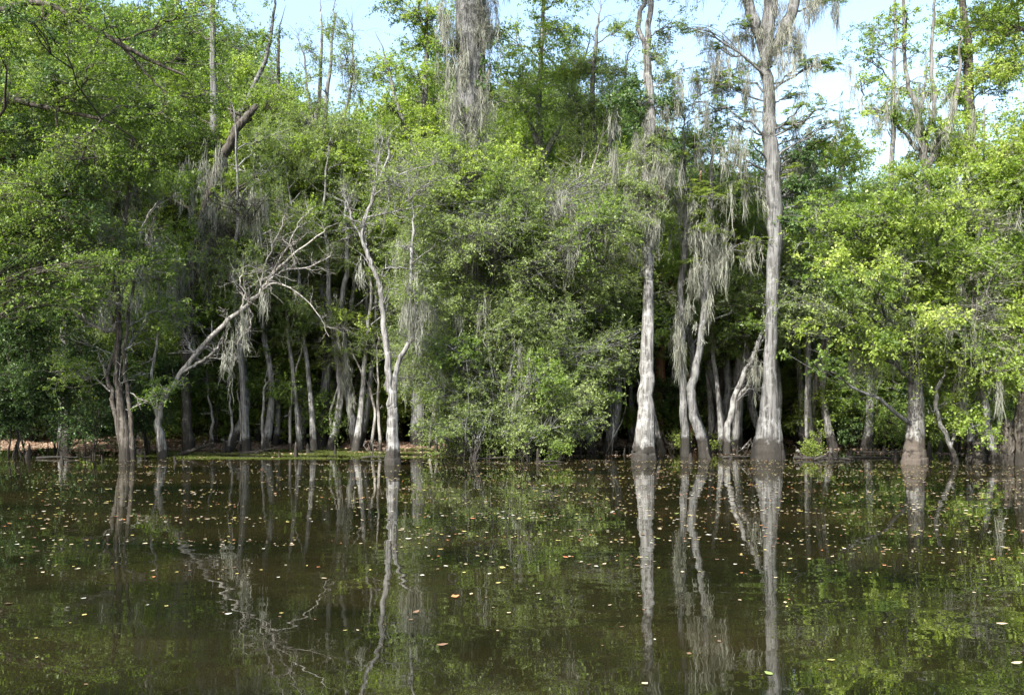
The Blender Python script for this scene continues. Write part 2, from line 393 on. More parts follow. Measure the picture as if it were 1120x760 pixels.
# ------------------------------------------------------------------ water
m, nt, n, l = new_mat('murky_swamp_water')
g = n.new('ShaderNodeNewGeometry')
def bnoise(scale, map_scale, detail, rough=.5):
    mp = n.new('ShaderNodeMapping'); mp.inputs['Scale'].default_value = map_scale; l.new(g.outputs['Position'], mp.inputs['Vector'])
    t = n.new('ShaderNodeTexNoise'); t.inputs['Scale'].default_value = scale; t.inputs['Detail'].default_value = detail; t.inputs['Roughness'].default_value = rough
    l.new(mp.outputs[0], t.inputs['Vector']); return t
a = bnoise(1.3, (.6, 1, 1), 2); c = bnoise(6, (.7, 1, 1), 2)
ad = n.new('ShaderNodeMath'); ad.operation = 'MULTIPLY_ADD'; ad.inputs[1].default_value = .05
l.new(c.outputs['Fac'], ad.inputs[0]); l.new(a.outputs['Fac'], ad.inputs[2])
bp = n.new('ShaderNodeBump'); bp.inputs['Strength'].default_value = .26; bp.inputs['Distance'].default_value = .02
l.new(ad.outputs[0], bp.inputs['Height'])
bz = bnoise(.22, (.35, 1, 1), 3); br = ramp(n, [(.4, (.14, .14, .14)), (.62, (.42, .42, .42))]); l.new(bz.outputs['Fac'], br.inputs['Fac']); l.new(br.outputs[0], bp.inputs['Strength'])
mu = bnoise(.5, (.5, 1, 1), 4, .6)
rc = ramp(n, [(.35, (.004, .0055, .0022)), (.65, (.016, .0135, .0055))]); l.new(mu.outputs['Fac'], rc.inputs['Fac'])
p = n.new('ShaderNodeBsdfPrincipled'); p.inputs['IOR'].default_value = 2.5; p.inputs['Roughness'].default_value = .008
l.new(rc.outputs[0], p.inputs['Base Color']); l.new(bp.outputs[0], p.inputs['Normal'])
o = n.new('ShaderNodeOutputMaterial'); l.new(p.outputs[0], o.inputs['Surface'])
mb = MB(); v, q = grid(np.array([-300, 300.]), np.array([-150, 120.]), lambda X, Y: X*0); mb.add(v, q)
tag(mb.build('water', m), kind='structure')

exec_order = []
# ------------------------------------------------------------------ the trees at the water's edge
# big grey cypress, right of the middle
hero('cypress_tree', 'tall thick grey cypress with dark flood stained foot, right of the middle',
     [[(841, 502, 19.5), (841, 486, 17), (842, 465, 14), (842, 430, 10.5), (843, 390, 8.5), (845, 340, 7.5), (847, 280, 8), (846, 230, 10), (844, 180, 10.5), (842, 145, 9.5),
       (841, 110, 7.5), (838, 70, 7), (840, 30, 8), (845, -10, 9), (842, -100, 8), (845, -230, 4)],
      [(840, 75, 6), (830, 40, 6), (820, 10, 7), (805, -50, 5), (790, -140, 2)],
      [(846, 60, 6), (858, 30, 7), (868, 5, 7), (885, -60, 5), (900, -140, 2)]],
     leaf='cypress', bark='grey', flute=.12,
     blobs=[(895, 70, 32, 9, {'dens': 1.9, 'moss': 2}), (905, 72, 22, 6, {'dens': 1.9}), (865, 55, 20, 8, {}), (880, 135, 30, 9, {'dens': 1.9, 'moss': 2}), (910, 150, 26, 7, {'dens': 1.9}), (872, 100, 22, 12, {'moss': 1}),
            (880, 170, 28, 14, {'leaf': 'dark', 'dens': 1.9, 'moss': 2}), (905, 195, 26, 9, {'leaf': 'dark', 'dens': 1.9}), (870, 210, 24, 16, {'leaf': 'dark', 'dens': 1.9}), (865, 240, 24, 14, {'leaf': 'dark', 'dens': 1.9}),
            (790, 90, 36, 12, {'dens': 1.9, 'moss': 4}), (775, 50, 24, 9, {'moss': 3}), (810, 30, 22, 10, {'moss': 3}), (795, 130, 30, 12, {'moss': 3}), (780, 160, 34, 10, {'moss': 2}), (805, 200, 30, 12, {'moss': 2}),
            (915, -5, 40, 14, {'moss': 3}), (800, -30, 60, 22, {'moss': 2}), (870, -60, 60, 25, {}), (830, -120, 70, 30, {}), (860, -190, 60, 30, {})]+fill(745, 20, 830, 180, 7, 26, .4, dens=.8, moss=2)+fill(860, 90, 930, 230, 7, 26, .4, dens=.9, moss=1),
     moss=[(868, 5, 70, 22), (855, 15, 60, 18), (842, 5, 60, 16), (915, 5, 32, 12), (818, 55, 60, 10), (820, 90, 55, 10), (850, 40, 60, 12), (790, 62, 34, 14), (795, 40, 26, 14), (885, 5, 26, 14), (786, 60, 22, 10), (862, 62, 30, 10), (744, 80, 26, 8), (758, 80, 30, 8)],
     mossy=[(-140, 70, 900, .35, 1, 1.4), (-140, 60, 900, .35, 2, 1.4), (-5, 110, 700, .35, 0, 1.2), (120, 300, 260, .25, 0, 1.02)])

# cypress at x=705
hero('cypress_tree', 'pale grey cypress with wide flared foot left of the tallest one',
     [[(705, 503, 16), (705, 490, 14), (706, 470, 12), (707, 440, 10), (708, 400, 8.6), (709, 350, 7.6), (709, 300, 6.2), (708, 250, 6), (708, 200, 6.5), (710, 140, 6.5), (709, 90, 6), (709, 50, 4.5), (711, 10, 3.5), (714, -60, 4), (716, -180, 2)],
      [(708, 60, 3.5), (702, 40, 3), (698, 20, 3), (706, 0, 2.5), (702, -40, 2)]],
     leaf='olive', bark='white', flute=.18,
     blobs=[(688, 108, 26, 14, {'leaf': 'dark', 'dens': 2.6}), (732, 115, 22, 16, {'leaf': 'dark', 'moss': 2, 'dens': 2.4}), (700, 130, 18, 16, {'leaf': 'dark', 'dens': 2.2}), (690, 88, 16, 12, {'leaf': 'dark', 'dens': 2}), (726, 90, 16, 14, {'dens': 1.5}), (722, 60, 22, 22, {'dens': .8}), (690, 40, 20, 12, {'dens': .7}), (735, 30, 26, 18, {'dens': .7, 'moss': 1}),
            (715, -20, 40, 20, {}), (690, -70, 60, 30, {}), (740, -120, 60, 30, {}), (690, -150, 80, 40, {'d': -2}), (720, 185, 22, 14, {}), (690, 200, 20, 18, {'moss': 2, 'd': -.3}), (706, 160, 18, 20, {'d': -.3, 'bare': .3}), (712, 215, 18, 20, {'d': -.3, 'bare': .3}), (698, 240, 20, 14, {'d': -.3}), (725, 165, 16, 14, {'leaf': 'dark'}), (722, 230, 18, 14, {'moss': 2})],  # forward mass above the view: unseen, added to shade the muddy footed trunk
     moss=[(684, 135, 90, 12), (694, 140, 80, 14), (722, 135, 70, 14), (734, 110, 50, 10), (730, 150, 60, 10), (700, 200, 80, 20), (716, 200, 70, 16), (728, 175, 40, 10), (697, 240, 50, 12), (742, 85, 40, 8)],
     mossy=[(95, 300, 2200, .35, 0, 1.7)])

# tree at x=1000
hero('cypress_tree', 'grey trunk with muddy brown flared foot near the right bank',
     [[(999, 507, 15.5), (999, 496, 13), (1000, 480, 11), (1001, 450, 9.5), (1001, 410, 8), (1004, 350, 7), (1008, 290, 6), (1011, 240, 5.5), (1012, 200, 5), (1009, 160, 4.5), (1002, 120, 3.5), (990, 80, 2.6), (988, 20, 2), (985, -60, 2)],
      [(1010, 175, 3.6), (1016, 140, 3.2), (1022, 110, 2.8), (1020, 60, 2), (1022, 10, 1.5)],
      [(1011, 190, 5), (1030, 150, 3), (1045, 112, 3), (1050, 60, 1.5)]],
     leaf='bright', bark='flare', limb_bark='grey', flute=.14, 
     limbs=[[(1003, 165, 2.5), (985, 140, 2), (965, 122, 1.5), (945, 118, 1)], [(1006, 150, 2.5), (1008, 110, 2), (1015, 70, 1.2)]],
     blobs=fill(930, 210, 1080, 400, 12, 48, dj=.9, moss=1)+fill(930, 70, 1060, 150, 5, 26, dens=.4, moss=2, mosslen=.6)+fill(950, 0, 1010, 70, 3, 22, dens=.45)+fill(980, 90, 1055, 205, 9, 22, dens=1.2, moss=1, mosslen=.5)+fill(930, -150, 1080, -20, 5, 60)
     + [(1010, 200, 30, 20, {}), (985, 190, 26, 18, {}), (1040, 205, 30, 18, {})]+fill(870, 200, 1060, 390, 9, 44, d=-1.3, dj=.8, tint=.1)+fill(860, 190, 1060, 410, 8, 34, d=-1.2, dj=1.2, leaf='maple', dens=.9)+fill(870, 220, 1060, 400, 5, 40, d=-1.4, leaf='olive', bare=.4, moss=1),
     moss=[(990, 105, 50, 12), (1003, 125, 40, 10), (1022, 112, 42, 10), (1043, 110, 36, 10), (970, 118, 28, 10), (1060, 120, 30, 8), (975, 330, 50, 16), (940, 385, 40, 26), (930, 392, 30, 18)])

# forked slim tree x=430
hero('water_tupelo_tree', 'slim forked tree with mottled grey bark, standing in open water left of the centre thicket',
     [[(430, 508, 13), (430, 495, 11), (430, 475, 9), (430, 450, 8), (429, 440, 7.5), (425, 410, 5.5), (422, 370, 5), (418, 330, 4.5), (413, 305, 4), (406, 288, 3.5), (398, 268, 3), (399, 240, 2.5), (412, 205, 2), (425, 165, 1.5)],
      [(430, 450, 6), (433, 410, 4.5), (441, 385, 4), (453, 362, 4), (454, 330, 4.5), (450, 300, 3), (452, 250, 2)]],
     leaf='olive', bark='white', flute=.1, tw=16, slim=.66,
     limbs=[[(398, 245, 1.8), (410, 215, 1.5), (440, 190, 1.2), (475, 180, .8)], [(396, 262, 1.8), (385, 240, 1.5), (378, 215, 1)], [(405, 225, 1.5), (412, 190, 1.2), (418, 155, .8), (410, 130, .5)], [(400, 238, 1.5), (430, 232, 1.2), (462, 225, .7)]],
     blobs=[(450, 320, 26, 22, {'moss': 3, 'bare': .3}), (440, 270, 30, 14, {'bare': .5, 'moss': 1}), (425, 200, 34, 30, {'bare': .75}), (470, 200, 30, 24, {'bare': .6})],
     moss=[(452, 300, 60, 14), (448, 330, 40, 12), (393, 290, 30, 8), (455, 345, 40, 10)])

# straight pale trunk x=330 and leaning companions
hero('bald_cypress_tree', 'straight slender pale trunk with black foot on the duckweed bank, mossy further up',
     [[(330, 488, 8), (330, 470, 6.5), (330, 440, 5.5), (331, 380, 5), (334, 320, 5), (336, 260, 5), (340, 200, 4), (345, 150, 3.5), (350, 90, 2.5), (352, 30, 1.5)]],
     leaf='cypress', bark='white', flute=.08,
     blobs=fill(280, 190, 390, 400, 20, 40, .4, d=-.3, dj=1.1, tint=.12)+fill(300, 150, 380, 250, 5, 34, d=-.8, leaf='olive')+[(350, 150, 30, 20, {'dens': .5}), (345, 190, 26, 16, {'dens': .6})],
     moss=[(335, 190, 60, 14), (342, 160, 50, 10), (348, 220, 50, 12), (330, 240, 60, 12), (270, 340, 40, 14), (262, 350, 40, 10)],
     mossy=[(120, 320, 500, .35, 0, 1.3)])
hero('leaning_tree', 'smooth pale leaning trunk curving to the right, beside the straight slender pale one',
     [[(349, 487, 7), (351, 465, 7), (358, 435, 6.5), (367, 405, 5.5), (373, 375, 5), (376, 330, 4), (380, 280, 3.5), (384, 230, 2.5), (390, 170, 1.5)]],
     leaf='bright', bark='white', flute=.03, blobs=fill(370, 270, 440, 440, 7, 34, dj=1, d=1)+[(395, 210, 30, 20, {'bare': .4}), (385, 170, 25, 20, {'bare': .4})], moss=[(378, 300, 50, 8), (372, 350, 60, 10), (383, 370, 50, 8)])
hero('leaning_tree', 'thin grey moss hung stem right behind the pale curving trunk',
     [[(388, 492, 5), (385, 460, 4.5), (379, 425, 4), (378, 390, 4), (372, 340, 3), (380, 290, 3), (378, 240, 2)]],
     leaf='olive', bark='grey', flute=.03, blobs=[(385, 250, 30, 24, {'bare': .5, 'moss': 2})], moss=[(380, 370, 60, 10), (384, 400, 50, 8), (374, 330, 60, 8)], tw=8)

# white dead leaning tree
hero('dead_tree', 'bleached white leaning dead tree slanting up to the right, with bare spreading twigs',
     [[(178, 500, 9), (176, 480, 8), (173, 460, 6), (180, 435, 5), (198, 408, 4.5), (222, 378, 4.2), (248, 352, 4), (270, 334, 3.4), (285, 318, 3), (300, 298, 2.4), (325, 275, 1.8), (352, 255, 1)],
      [(172, 455, 3), (166, 430, 2.5), (168, 390, 2.3), (175, 350, 2), (172, 300, 1.5)]],
     bark='dead', leaf='olive', flute=.1, tw=14, twl=.5, sides=10, slim=.62,
     limbs=[[(198, 408, 3), (215, 398, 2.8), (230, 388, 2.5), (238, 380, 2.4)], [(222, 378, 2.2), (212, 385, 2), (204, 372, 1.5)], [(262, 340, 2), (268, 322, 1.8), (262, 308, 1.4), (270, 285, 1)],
            [(285, 318, 2.2), (300, 310, 1.8), (322, 318, 1.3), (345, 340, .9), (360, 368, .6)], [(292, 308, 2), (310, 296, 1.6), (338, 292, 1.1), (362, 280, .7)], [(285, 318, 2), (290, 290, 1.5), (302, 262, 1.1), (312, 236, .7)], [(296, 302, 1.8), (318, 262, 1.2), (330, 240, .8), (345, 225, .5)], [(270, 332, 1.7), (276, 350, 1.3), (262, 372, .9), (256, 400, .6)]],
     blobs=[(300, 300, 44, 30, {'bare': .93, 'dens': .35}), (320, 268, 36, 30, {'bare': .93, 'dens': .35})],
     moss=[(258, 345, 50, 8), (268, 340, 40, 8), (253, 352, 60, 10), (285, 322, 30, 8)])

# dark multistem clump x=135
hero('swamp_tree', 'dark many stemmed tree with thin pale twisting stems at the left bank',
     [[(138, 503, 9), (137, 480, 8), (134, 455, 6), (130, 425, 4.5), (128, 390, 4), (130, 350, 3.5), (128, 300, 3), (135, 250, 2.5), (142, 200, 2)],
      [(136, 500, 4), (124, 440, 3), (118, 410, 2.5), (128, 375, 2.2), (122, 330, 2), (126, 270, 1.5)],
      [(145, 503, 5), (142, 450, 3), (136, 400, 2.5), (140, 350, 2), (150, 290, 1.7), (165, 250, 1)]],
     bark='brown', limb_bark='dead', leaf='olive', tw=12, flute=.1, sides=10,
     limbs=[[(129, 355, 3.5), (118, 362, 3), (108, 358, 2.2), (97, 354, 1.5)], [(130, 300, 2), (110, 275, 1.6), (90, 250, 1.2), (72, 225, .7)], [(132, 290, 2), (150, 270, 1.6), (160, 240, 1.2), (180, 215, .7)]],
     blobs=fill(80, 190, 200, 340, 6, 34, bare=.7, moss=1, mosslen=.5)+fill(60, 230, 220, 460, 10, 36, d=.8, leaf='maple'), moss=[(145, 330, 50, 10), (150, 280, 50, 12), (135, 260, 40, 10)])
hero('bare_branch', 'small broken bare branch poking out of the dark left bushes', [[(18, 500, 2.5), (26, 440, 2.2), (24, 385, 2), (38, 383, 1.4), (56, 384, .9)]], D=21.8, cat='branch', bark='dead', tw=5, twl=.35, sides=6, flute=0,
     limbs=[[(42, 384, 1.1), (44, 376, .9), (47, 368, .6)], [(44, 384, 1.1), (45, 398, .9), (55, 415, .6)]])

# mossy snag x=205..278
hero('broken_snag', 'moss draped old trunk ending in a dark broken top, left of centre',
     [[(207, 494, 11), (205, 470, 9), (203, 430, 8), (204, 390, 7.5), (208, 340, 7.5), (213, 290, 8), (222, 240, 8), (232, 200, 8), (243, 172, 8), (258, 145, 7), (270, 128, 6), (278, 118, 5)],
      [(262, 142, 3.5), (256, 130, 3), (252, 118, 2)]],
     bark='brown', leaf='olive', flute=.08, jag=True, tw=3, slim=.62,
     limbs=[[(262, 140, 3), (262, 128, 2.5), (256, 122, 2), (248, 118, 1.3)], [(222, 245, 4), (240, 225, 3), (262, 205, 2), (285, 190, 1)], [(225, 255, 3.5), (250, 245, 2.5), (275, 235, 1.7), (298, 225, 1)], [(222, 262, 3), (245, 262, 2), (270, 268, 1.4), (290, 262, .8)], [(210, 300, 3), (228, 292, 2.4), (250, 280, 1.6), (280, 265, 1)]],
     blobs=[(262, 225, 36, 20, {'bare': .96, 'd': -1.6, 'moss': 5, 'mosslen': .6}), (285, 225, 26, 16, {'bare': .96, 'd': -1.6, 'moss': 3, 'mosslen': .5}), (240, 265, 30, 26, {'bare': .96, 'd': -.8}), (245, 250, 36, 22, {'bare': .95}), (230, 300, 26, 24, {'bare': .8, 'moss': 2})],
     moss=[(235, 218, 40, 18), (246, 216, 46, 22), (258, 214, 40, 22), (270, 212, 34, 20), (283, 210, 30, 18), (294, 212, 26, 12), (230, 228, 80, 18), (240, 240, 60, 20), (215, 240, 90, 14), (228, 270, 60, 14), (190, 260, 90, 12), (184, 290, 70, 12), (205, 180, 50, 14), (222, 170, 50, 12), (236, 160, 40, 10), (196, 300, 60, 10)],
     mossy=[(170, 330, 900, .45, 0, 1.25)])

# huge moss-clad tree x=515
hero('cypress_tree', 'massive trunk thickly wrapped in hanging grey moss at the top centre',
     [[(512, 497, 22), (512, 470, 17), (513, 430, 14), (514, 350, 13), (515, 280, 13), (514, 220, 14), (513, 160, 15), (514, 110, 17), (515, 60, 18), (515, 0, 19), (515, -80, 16), (514, -250, 8)]],
     bark='grey', leaf='maple', flute=.1, limb_bark='grey', D=21.5, mossd=-.48,
     blobs=[(496, 40, 14, 24, {'leaf': 'olive', 'd': -.3, 'dens': .5, 'bare': .3}), (532, 100, 14, 26, {'leaf': 'dark', 'd': -.3, 'dens': .6}), (505, 130, 20, 20, {'leaf': 'olive', 'd': -.4, 'bare': .5}), (520, 160, 30, 18, {'leaf': 'olive', 'd': -.6}), (490, 165, 24, 18, {'d': -.7}), (540, 175, 24, 18, {'d': -.6}), (548, 40, 26, 12, {'moss': 2}), (480, 60, 24, 14, {}), (550, 110, 24, 14, {'leaf': 'olive'}), (535, 75, 14, 16, {'leaf': 'dark', 'd': -.2}), (530, 150, 26, 14, {'leaf': 'olive', 'bare': .4})]+fill(430, -160, 600, -30, 7, 60)+fill(440, -330, 560, -150, 3, 70, d=-3, dj=1),  # last fill: unseen overhang above the view, added to shade the tall cypress trunk
     limbs=[[(518, 95, 5), (526, 92, 4), (534, 82, 3), (536, 70, 1.5)], [(512, 130, 3), (502, 124, 2.5), (494, 130, 1)]],
     moss=[(492, 0, 100, 14), (528, 5, 60, 12), (508, 30, 60, 10), (500, 150, 60, 14), (520, 165, 60, 14), (508, 215, 70, 18), (500, 270, 60, 16), (535, -5, 70, 14), (540, -10, 60, 10), (486, 0, 60, 10), (496, 70, 70, 12), (520, 100, 70, 16), (530, 110, 60, 14), (500, 120, 80, 16), (516, 130, 80, 16), (530, 60, 60, 12)],
     mossy=[(-60, 210, 3600, .26, 0, 1.6), (210, 480, 900, .5, 0, 1.2)])

# slender trunks at centre right
hero('thin_tree', 'slender mottled tree with thin straight trunk right of the pale flared cypress',
     [[(750, 499, 6), (749, 470, 5), (747, 430, 4.5), (746, 380, 4.5), (745, 330, 4), (748, 270, 4), (750, 220, 3), (748, 160, 2)]], bark='grey', leaf='cypress',
     blobs=fill(715, 70, 800, 190, 8, 30, .4, dens=.8, moss=2)+fill(725, 190, 790, 260, 6, 32, .4, moss=2), moss=[(745, 350, 90, 10), (741, 330, 70, 8), (750, 300, 60, 10)])
hero('bent_tree', 'slim bent trunk with an elbow near the water and dark hanging moss above',
     [[(771, 500, 7), (768, 480, 6), (760, 455, 5.5), (756, 430, 5.5), (762, 400, 5), (768, 360, 4.5), (771, 320, 4.5), (774, 280, 4), (776, 240, 3.5), (778, 180, 2)]], bark='grey', leaf='cypress',
     blobs=fill(745, 200, 830, 300, 5, 34, .4, tint=.15, moss=2), moss=[(768, 250, 80, 14), (778, 245, 90, 14), (760, 240, 50, 12), (790, 250, 60, 12), (800, 255, 50, 12)],
     mossy=[(240, 400, 500, .4, 0, 1.4)])
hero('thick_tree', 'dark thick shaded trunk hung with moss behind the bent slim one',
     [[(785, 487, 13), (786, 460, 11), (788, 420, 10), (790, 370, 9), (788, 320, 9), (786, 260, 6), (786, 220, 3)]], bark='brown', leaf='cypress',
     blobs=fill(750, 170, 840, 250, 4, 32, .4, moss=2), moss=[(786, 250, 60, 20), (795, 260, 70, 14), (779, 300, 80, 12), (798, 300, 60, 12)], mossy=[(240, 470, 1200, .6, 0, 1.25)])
hero('thin_tree', 'pale straight stem standing just left of the tallest cypress',
     [[(806, 490, 6), (807, 450, 5), (808, 400, 4.5), (809, 340, 4), (810, 280, 3.5), (811, 220, 2.5)]], bark='white', leaf='cypress', blobs=fill(800, 200, 840, 290, 2, 30, .4), moss=[(808, 320, 60, 8)])
hero('leaning_tree', 'mossy pale stem leaning right and touching the tallest cypress trunk',
     [[(795, 496, 5), (797, 470, 4.5), (802, 440, 4), (812, 415, 3.5), (824, 390, 3), (833, 365, 2.5), (836, 352, 1.8)]], bark='white', leaf='cypress', tw=7, twl=.7, flute=.02,
     limbs=[[(802, 440, 2.5), (815, 425, 2), (825, 418, 1)], [(824, 390, 1.8), (838, 365, 1.4), (850, 335, 1), (870, 318, .6)]], moss=[(830, 372, 60, 6), (824, 385, 50, 6)])
hero('red_barked_tree', 'reddish brown trunk in shade between the two big cypresses',
     [[(720, 485, 9), (720, 460, 6.5), (722, 420, 6), (724, 350, 6), (722, 280, 5), (724, 200, 3)]], bark='red', leaf='dark', blobs=fill(700, 250, 750, 330, 3, 35))
hero('red_barked_tree', 'short reddish trunk behind the bent slim tree', [[(757, 485, 8), (757, 450, 6), (758, 400, 6), (756, 330, 5), (760, 250, 3)]], bark='red', leaf='dark', blobs=fill(740, 250, 780, 330, 3, 35))
hero('red_barked_tree', 'reddish trunk foot close behind the leaning pale stem', [[(805, 484, 7), (805, 450, 5), (806, 380, 5), (806, 300, 4), (808, 230, 2)]], bark='red', leaf='dark', blobs=fill(790, 270, 830, 330, 2, 30), D=27)
hero('background_tree', 'pale conical trunk behind the green tuft right of the tallest cypress', [[(880, 472, 12), (880, 455, 9), (880, 430, 8), (881, 400, 7), (882, 340, 6), (884, 260, 4)]], D=27.5, bark='white', leaf='bright', blobs=fill(860, 250, 960, 400, 8, 42)+fill(880, 390, 985, 470, 8, 34, d=-3, dj=1))
hero('stump', 'pale pointed broken stump beside the conical trunk', [[(897, 474, 9), (897, 460, 7), (898, 445, 4.5), (897, 437, 2.5)]], D=27, cat='stump', bark='white', leaf='bright', jag=True)
hero('background_tree', 'grey mossy trunk right of the centre thicket with dark wide foot', [[(642, 491, 14), (642, 470, 9), (641, 440, 7), (640, 400, 7), (642, 340, 6), (644, 280, 5), (640, 200, 3), (638, 130, 1.5)]], bark='grey', leaf='olive', blobs=fill(610, 230, 700, 330, 6, 36, moss=2)+fill(610, 330, 690, 430, 4, 34, moss=1), moss=[(640, 380, 60, 14), (636, 400, 60, 12), (620, 215, 60, 20), (645, 215, 60, 24), (632, 225, 70, 24), (600, 220, 50, 16)], mossy=[(280, 460, 700, .5, 0, 1.3)])
hero('background_tree', 'small pale trunk glimpsed in the dark gap left of the flared pale cypress', [[(689, 475, 6), (689, 450, 4.5), (690, 420, 4), (690, 380, 3.5), (692, 300, 2)]], D=31, bark='white', leaf='dark', blobs=fill(660, 280, 720, 360, 3, 40))
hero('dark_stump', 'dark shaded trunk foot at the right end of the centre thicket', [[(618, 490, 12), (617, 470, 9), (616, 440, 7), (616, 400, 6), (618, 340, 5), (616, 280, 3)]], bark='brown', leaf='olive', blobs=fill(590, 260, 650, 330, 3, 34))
hero('background_tree', 'pale trunk showing between leaves on the far left', [[(72, 485, 9), (72, 440, 7), (71, 380, 6.5), (72, 330, 6), (73, 270, 6), (75, 180, 5), (76, 90, 4), (78, -20, 2)]], D=25, bark='white', leaf='maple', blobs=fill(20, 20, 140, 220, 8, 50, dj=1.2))
hero('thin_tree', 'brown shaded stem under the centre left foliage with green blotches', [[(275, 480, 6), (275, 450, 5), (276, 380, 5), (274, 300, 4), (276, 200, 3)]], D=27, bark='brown', leaf='maple', blobs=fill(240, 300, 320, 440, 5, 42))

# right bank group
hero('curved_sapling', 'thin white curved sapling stem right of the muddy footed trunk', [[(1046, 507, 4), (1040, 490, 3.2), (1030, 465, 3), (1024, 440, 2.8), (1026, 420, 2.4), (1030, 414, 1.6)]], bark='white', leaf='bright', tw=4, twl=.4, flute=0,
     blobs=[(1040, 440, 20, 14, {'dens': .6})])
hero('curved_sapling', 'very thin pale sapling leaning over the right bank shallows', [[(1040, 506, 2.5), (1043, 470, 2), (1042, 440, 1.8), (1046, 400, 1.5), (1050, 360, 1)]], bark='white', leaf='bright', tw=5, twl=.4, flute=0, blobs=[(1048, 420, 22, 14, {'dens': .6}), (1036, 452, 18, 10, {})])
hero('thin_tree', 'white barked slender tree leaning left near the right edge', [[(1088, 507, 6.5), (1084, 485, 5.5), (1078, 455, 4.5), (1075, 420, 4), (1074, 370, 3.5), (1078, 300, 3), (1080, 230, 2.5), (1076, 150, 2)]], bark='white', leaf='bright', limb_bark='dead',
     limbs=[[(1078, 265, 2.5), (1068, 240, 2.2), (1078, 212, 1.8), (1092, 195, 1.5), (1108, 170, 1)], [(1075, 250, 2), (1050, 235, 1.6), (1020, 225, 1)], [(1076, 300, 1.8), (1050, 296, 1.5), (1022, 300, 1)], [(1074, 360, 1.5), (1040, 355, 1.2), (1005, 348, .8)]],
     blobs=fill(1040, 190, 1120, 400, 5, 40, d=-.8, bare=.85, moss=2, leaf='olive')+fill(1030, 220, 1130, 420, 13, 42, moss=1, mosslen=.9, dj=1)+fill(1040, 140, 1130, 210, 5, 40), moss=[(1085, 330, 90, 20), (1078, 350, 60, 16), (1095, 300, 70, 14)])
hero('thin_tree', 'dark slim stem in shadow between the muddy footed trunk and the brown stumps', [[(1062, 506, 6), (1061, 480, 4.5), (1055, 450, 4), (1052, 410, 3.5), (1056, 350, 3)]], bark='grey', leaf='bright', blobs=[(1055, 370, 40, 22, {}), (1060, 330, 40, 22, {})]+fill(1020, 390, 1120, 475, 9, 30, .6, d=-.3, dj=.8, dens=.8))
hero('cypress_stump', 'broad ribbed brown stump at the right bank', [[(1100, 507, 15), (1100, 490, 12), (1100, 474, 10), (1101, 466, 8)]], cat='stump', bark='brown', flute=.2, jag=True)
hero('cypress_stump', 'small ribbed brown stump left of the broad one', [[(1071, 507, 7), (1071, 495, 6), (1071, 484, 4)]], cat='stump', bark='brown', flute=.2, jag=True)
hero('swamp_tree', 'brown trunk half cut by the right edge of the view', [[(1120, 508, 13), (1119, 480, 10), (1118, 440, 8), (1122, 360, 7), (1128, 250, 6), (1135, 120, 5), (1140, -20, 3)]], bark='brown', leaf='bright', blobs=fill(1090, 100, 1180, 420, 12, 44)+fill(1080, -120, 1200, 60, 6, 55))
hero('tall_tree', 'tall leafy trunk wrapped in bright leaves high on the right against the sky', [[(1066, 488, 9), (1064, 400, 7), (1062, 300, 7), (1061, 200, 6.5), (1060, 120, 6), (1058, 40, 5), (1050, -20, 4), (1048, -120, 2)]], bark='brown', leaf='bright',
     blobs=[(1060, 60, 18, 20, {}), (1058, 95, 16, 20, {}), (1062, 130, 16, 14, {}), (1090, 70, 30, 14, {}), (1040, 30, 26, 12, {}), (1080, 20, 30, 18, {}), (1105, 40, 26, 16, {}), (1100, 95, 26, 12, {'leaf': 'dark'}), (1110, 70, 24, 14, {'leaf': 'dark', 'moss': 1}), (1025, 60, 24, 12, {'dens': .7}), (1050, -30, 50, 22, {}), (1100, -40, 50, 22, {}), (1070, -90, 60, 25, {}), (1080, 130, 30, 12, {})]+fill(1030, 150, 1120, 300, 8, 42)+fill(1075, 0, 1135, 95, 6, 28, dens=1.1)+fill(1015, 0, 1055, 110, 5, 20, dens=.8))
hero('thin_tree', 'tall thin sparse tree with moss tufts against the open sky on the right', [[(975, 480, 7), (974, 400, 6), (972, 300, 5), (974, 220, 4), (976, 150, 3), (978, 90, 2.5), (980, 30, 2), (978, -40, 1.2)]], D=29, bark='grey', leaf='maple',
     blobs=fill(930, 10, 1010, 150, 7, 26, dens=.35, moss=1, mosslen=.8)+[(950, 60, 14, 24, {'dens': .5}), (955, 85, 12, 20, {'dens': .5})]+fill(910, 190, 1010, 320, 6, 50))

# centre upper trees
hero('sparse_tree', 'sparse grey green tree with thin upright branches showing against the sky left of centre',
     [[(352, 486, 7), (356, 400, 5.5), (352, 300, 5), (350, 220, 4.5), (352, 160, 4), (356, 120, 3), (362, 70, 2), (366, 20, 1.2)], [(353, 180, 3), (344, 140, 2), (336, 100, 1.5), (332, 60, 1)], [(354, 170, 3), (372, 135, 2.2), (384, 95, 1.5), (386, 40, .8)], [(340, 140, 2), (320, 110, 1.2), (300, 90, .8)]],
     D=25, bark='grey', leaf='olive', tw=14, blobs=fill(325, 20, 400, 120, 8, 20, 1.1, dens=.45)+fill(300, 110, 400, 240, 8, 34, dens=.8), moss=[(384, 40, 50, 8), (378, 60, 40, 8)])
hero('bright_tree', 'yellow green leafy tree just left of the moss wrapped massive trunk',
     [[(458, 486, 9), (458, 400, 7.5), (462, 300, 7), (460, 200, 6), (462, 130, 4.5), (466, 60, 3), (468, 0, 2)], [(461, 180, 4), (440, 130, 3), (425, 80, 2)]], D=25, bark='grey', leaf='bright',
     blobs=fill(400, 60, 500, 250, 14, 36, dj=1)+fill(440, 0, 490, 60, 3, 28)+fill(410, 250, 500, 340, 5, 40)+[(428, 8, 26, 14, {'leaf': 'dark'}), (445, 22, 18, 8, {'leaf': 'dark'})])
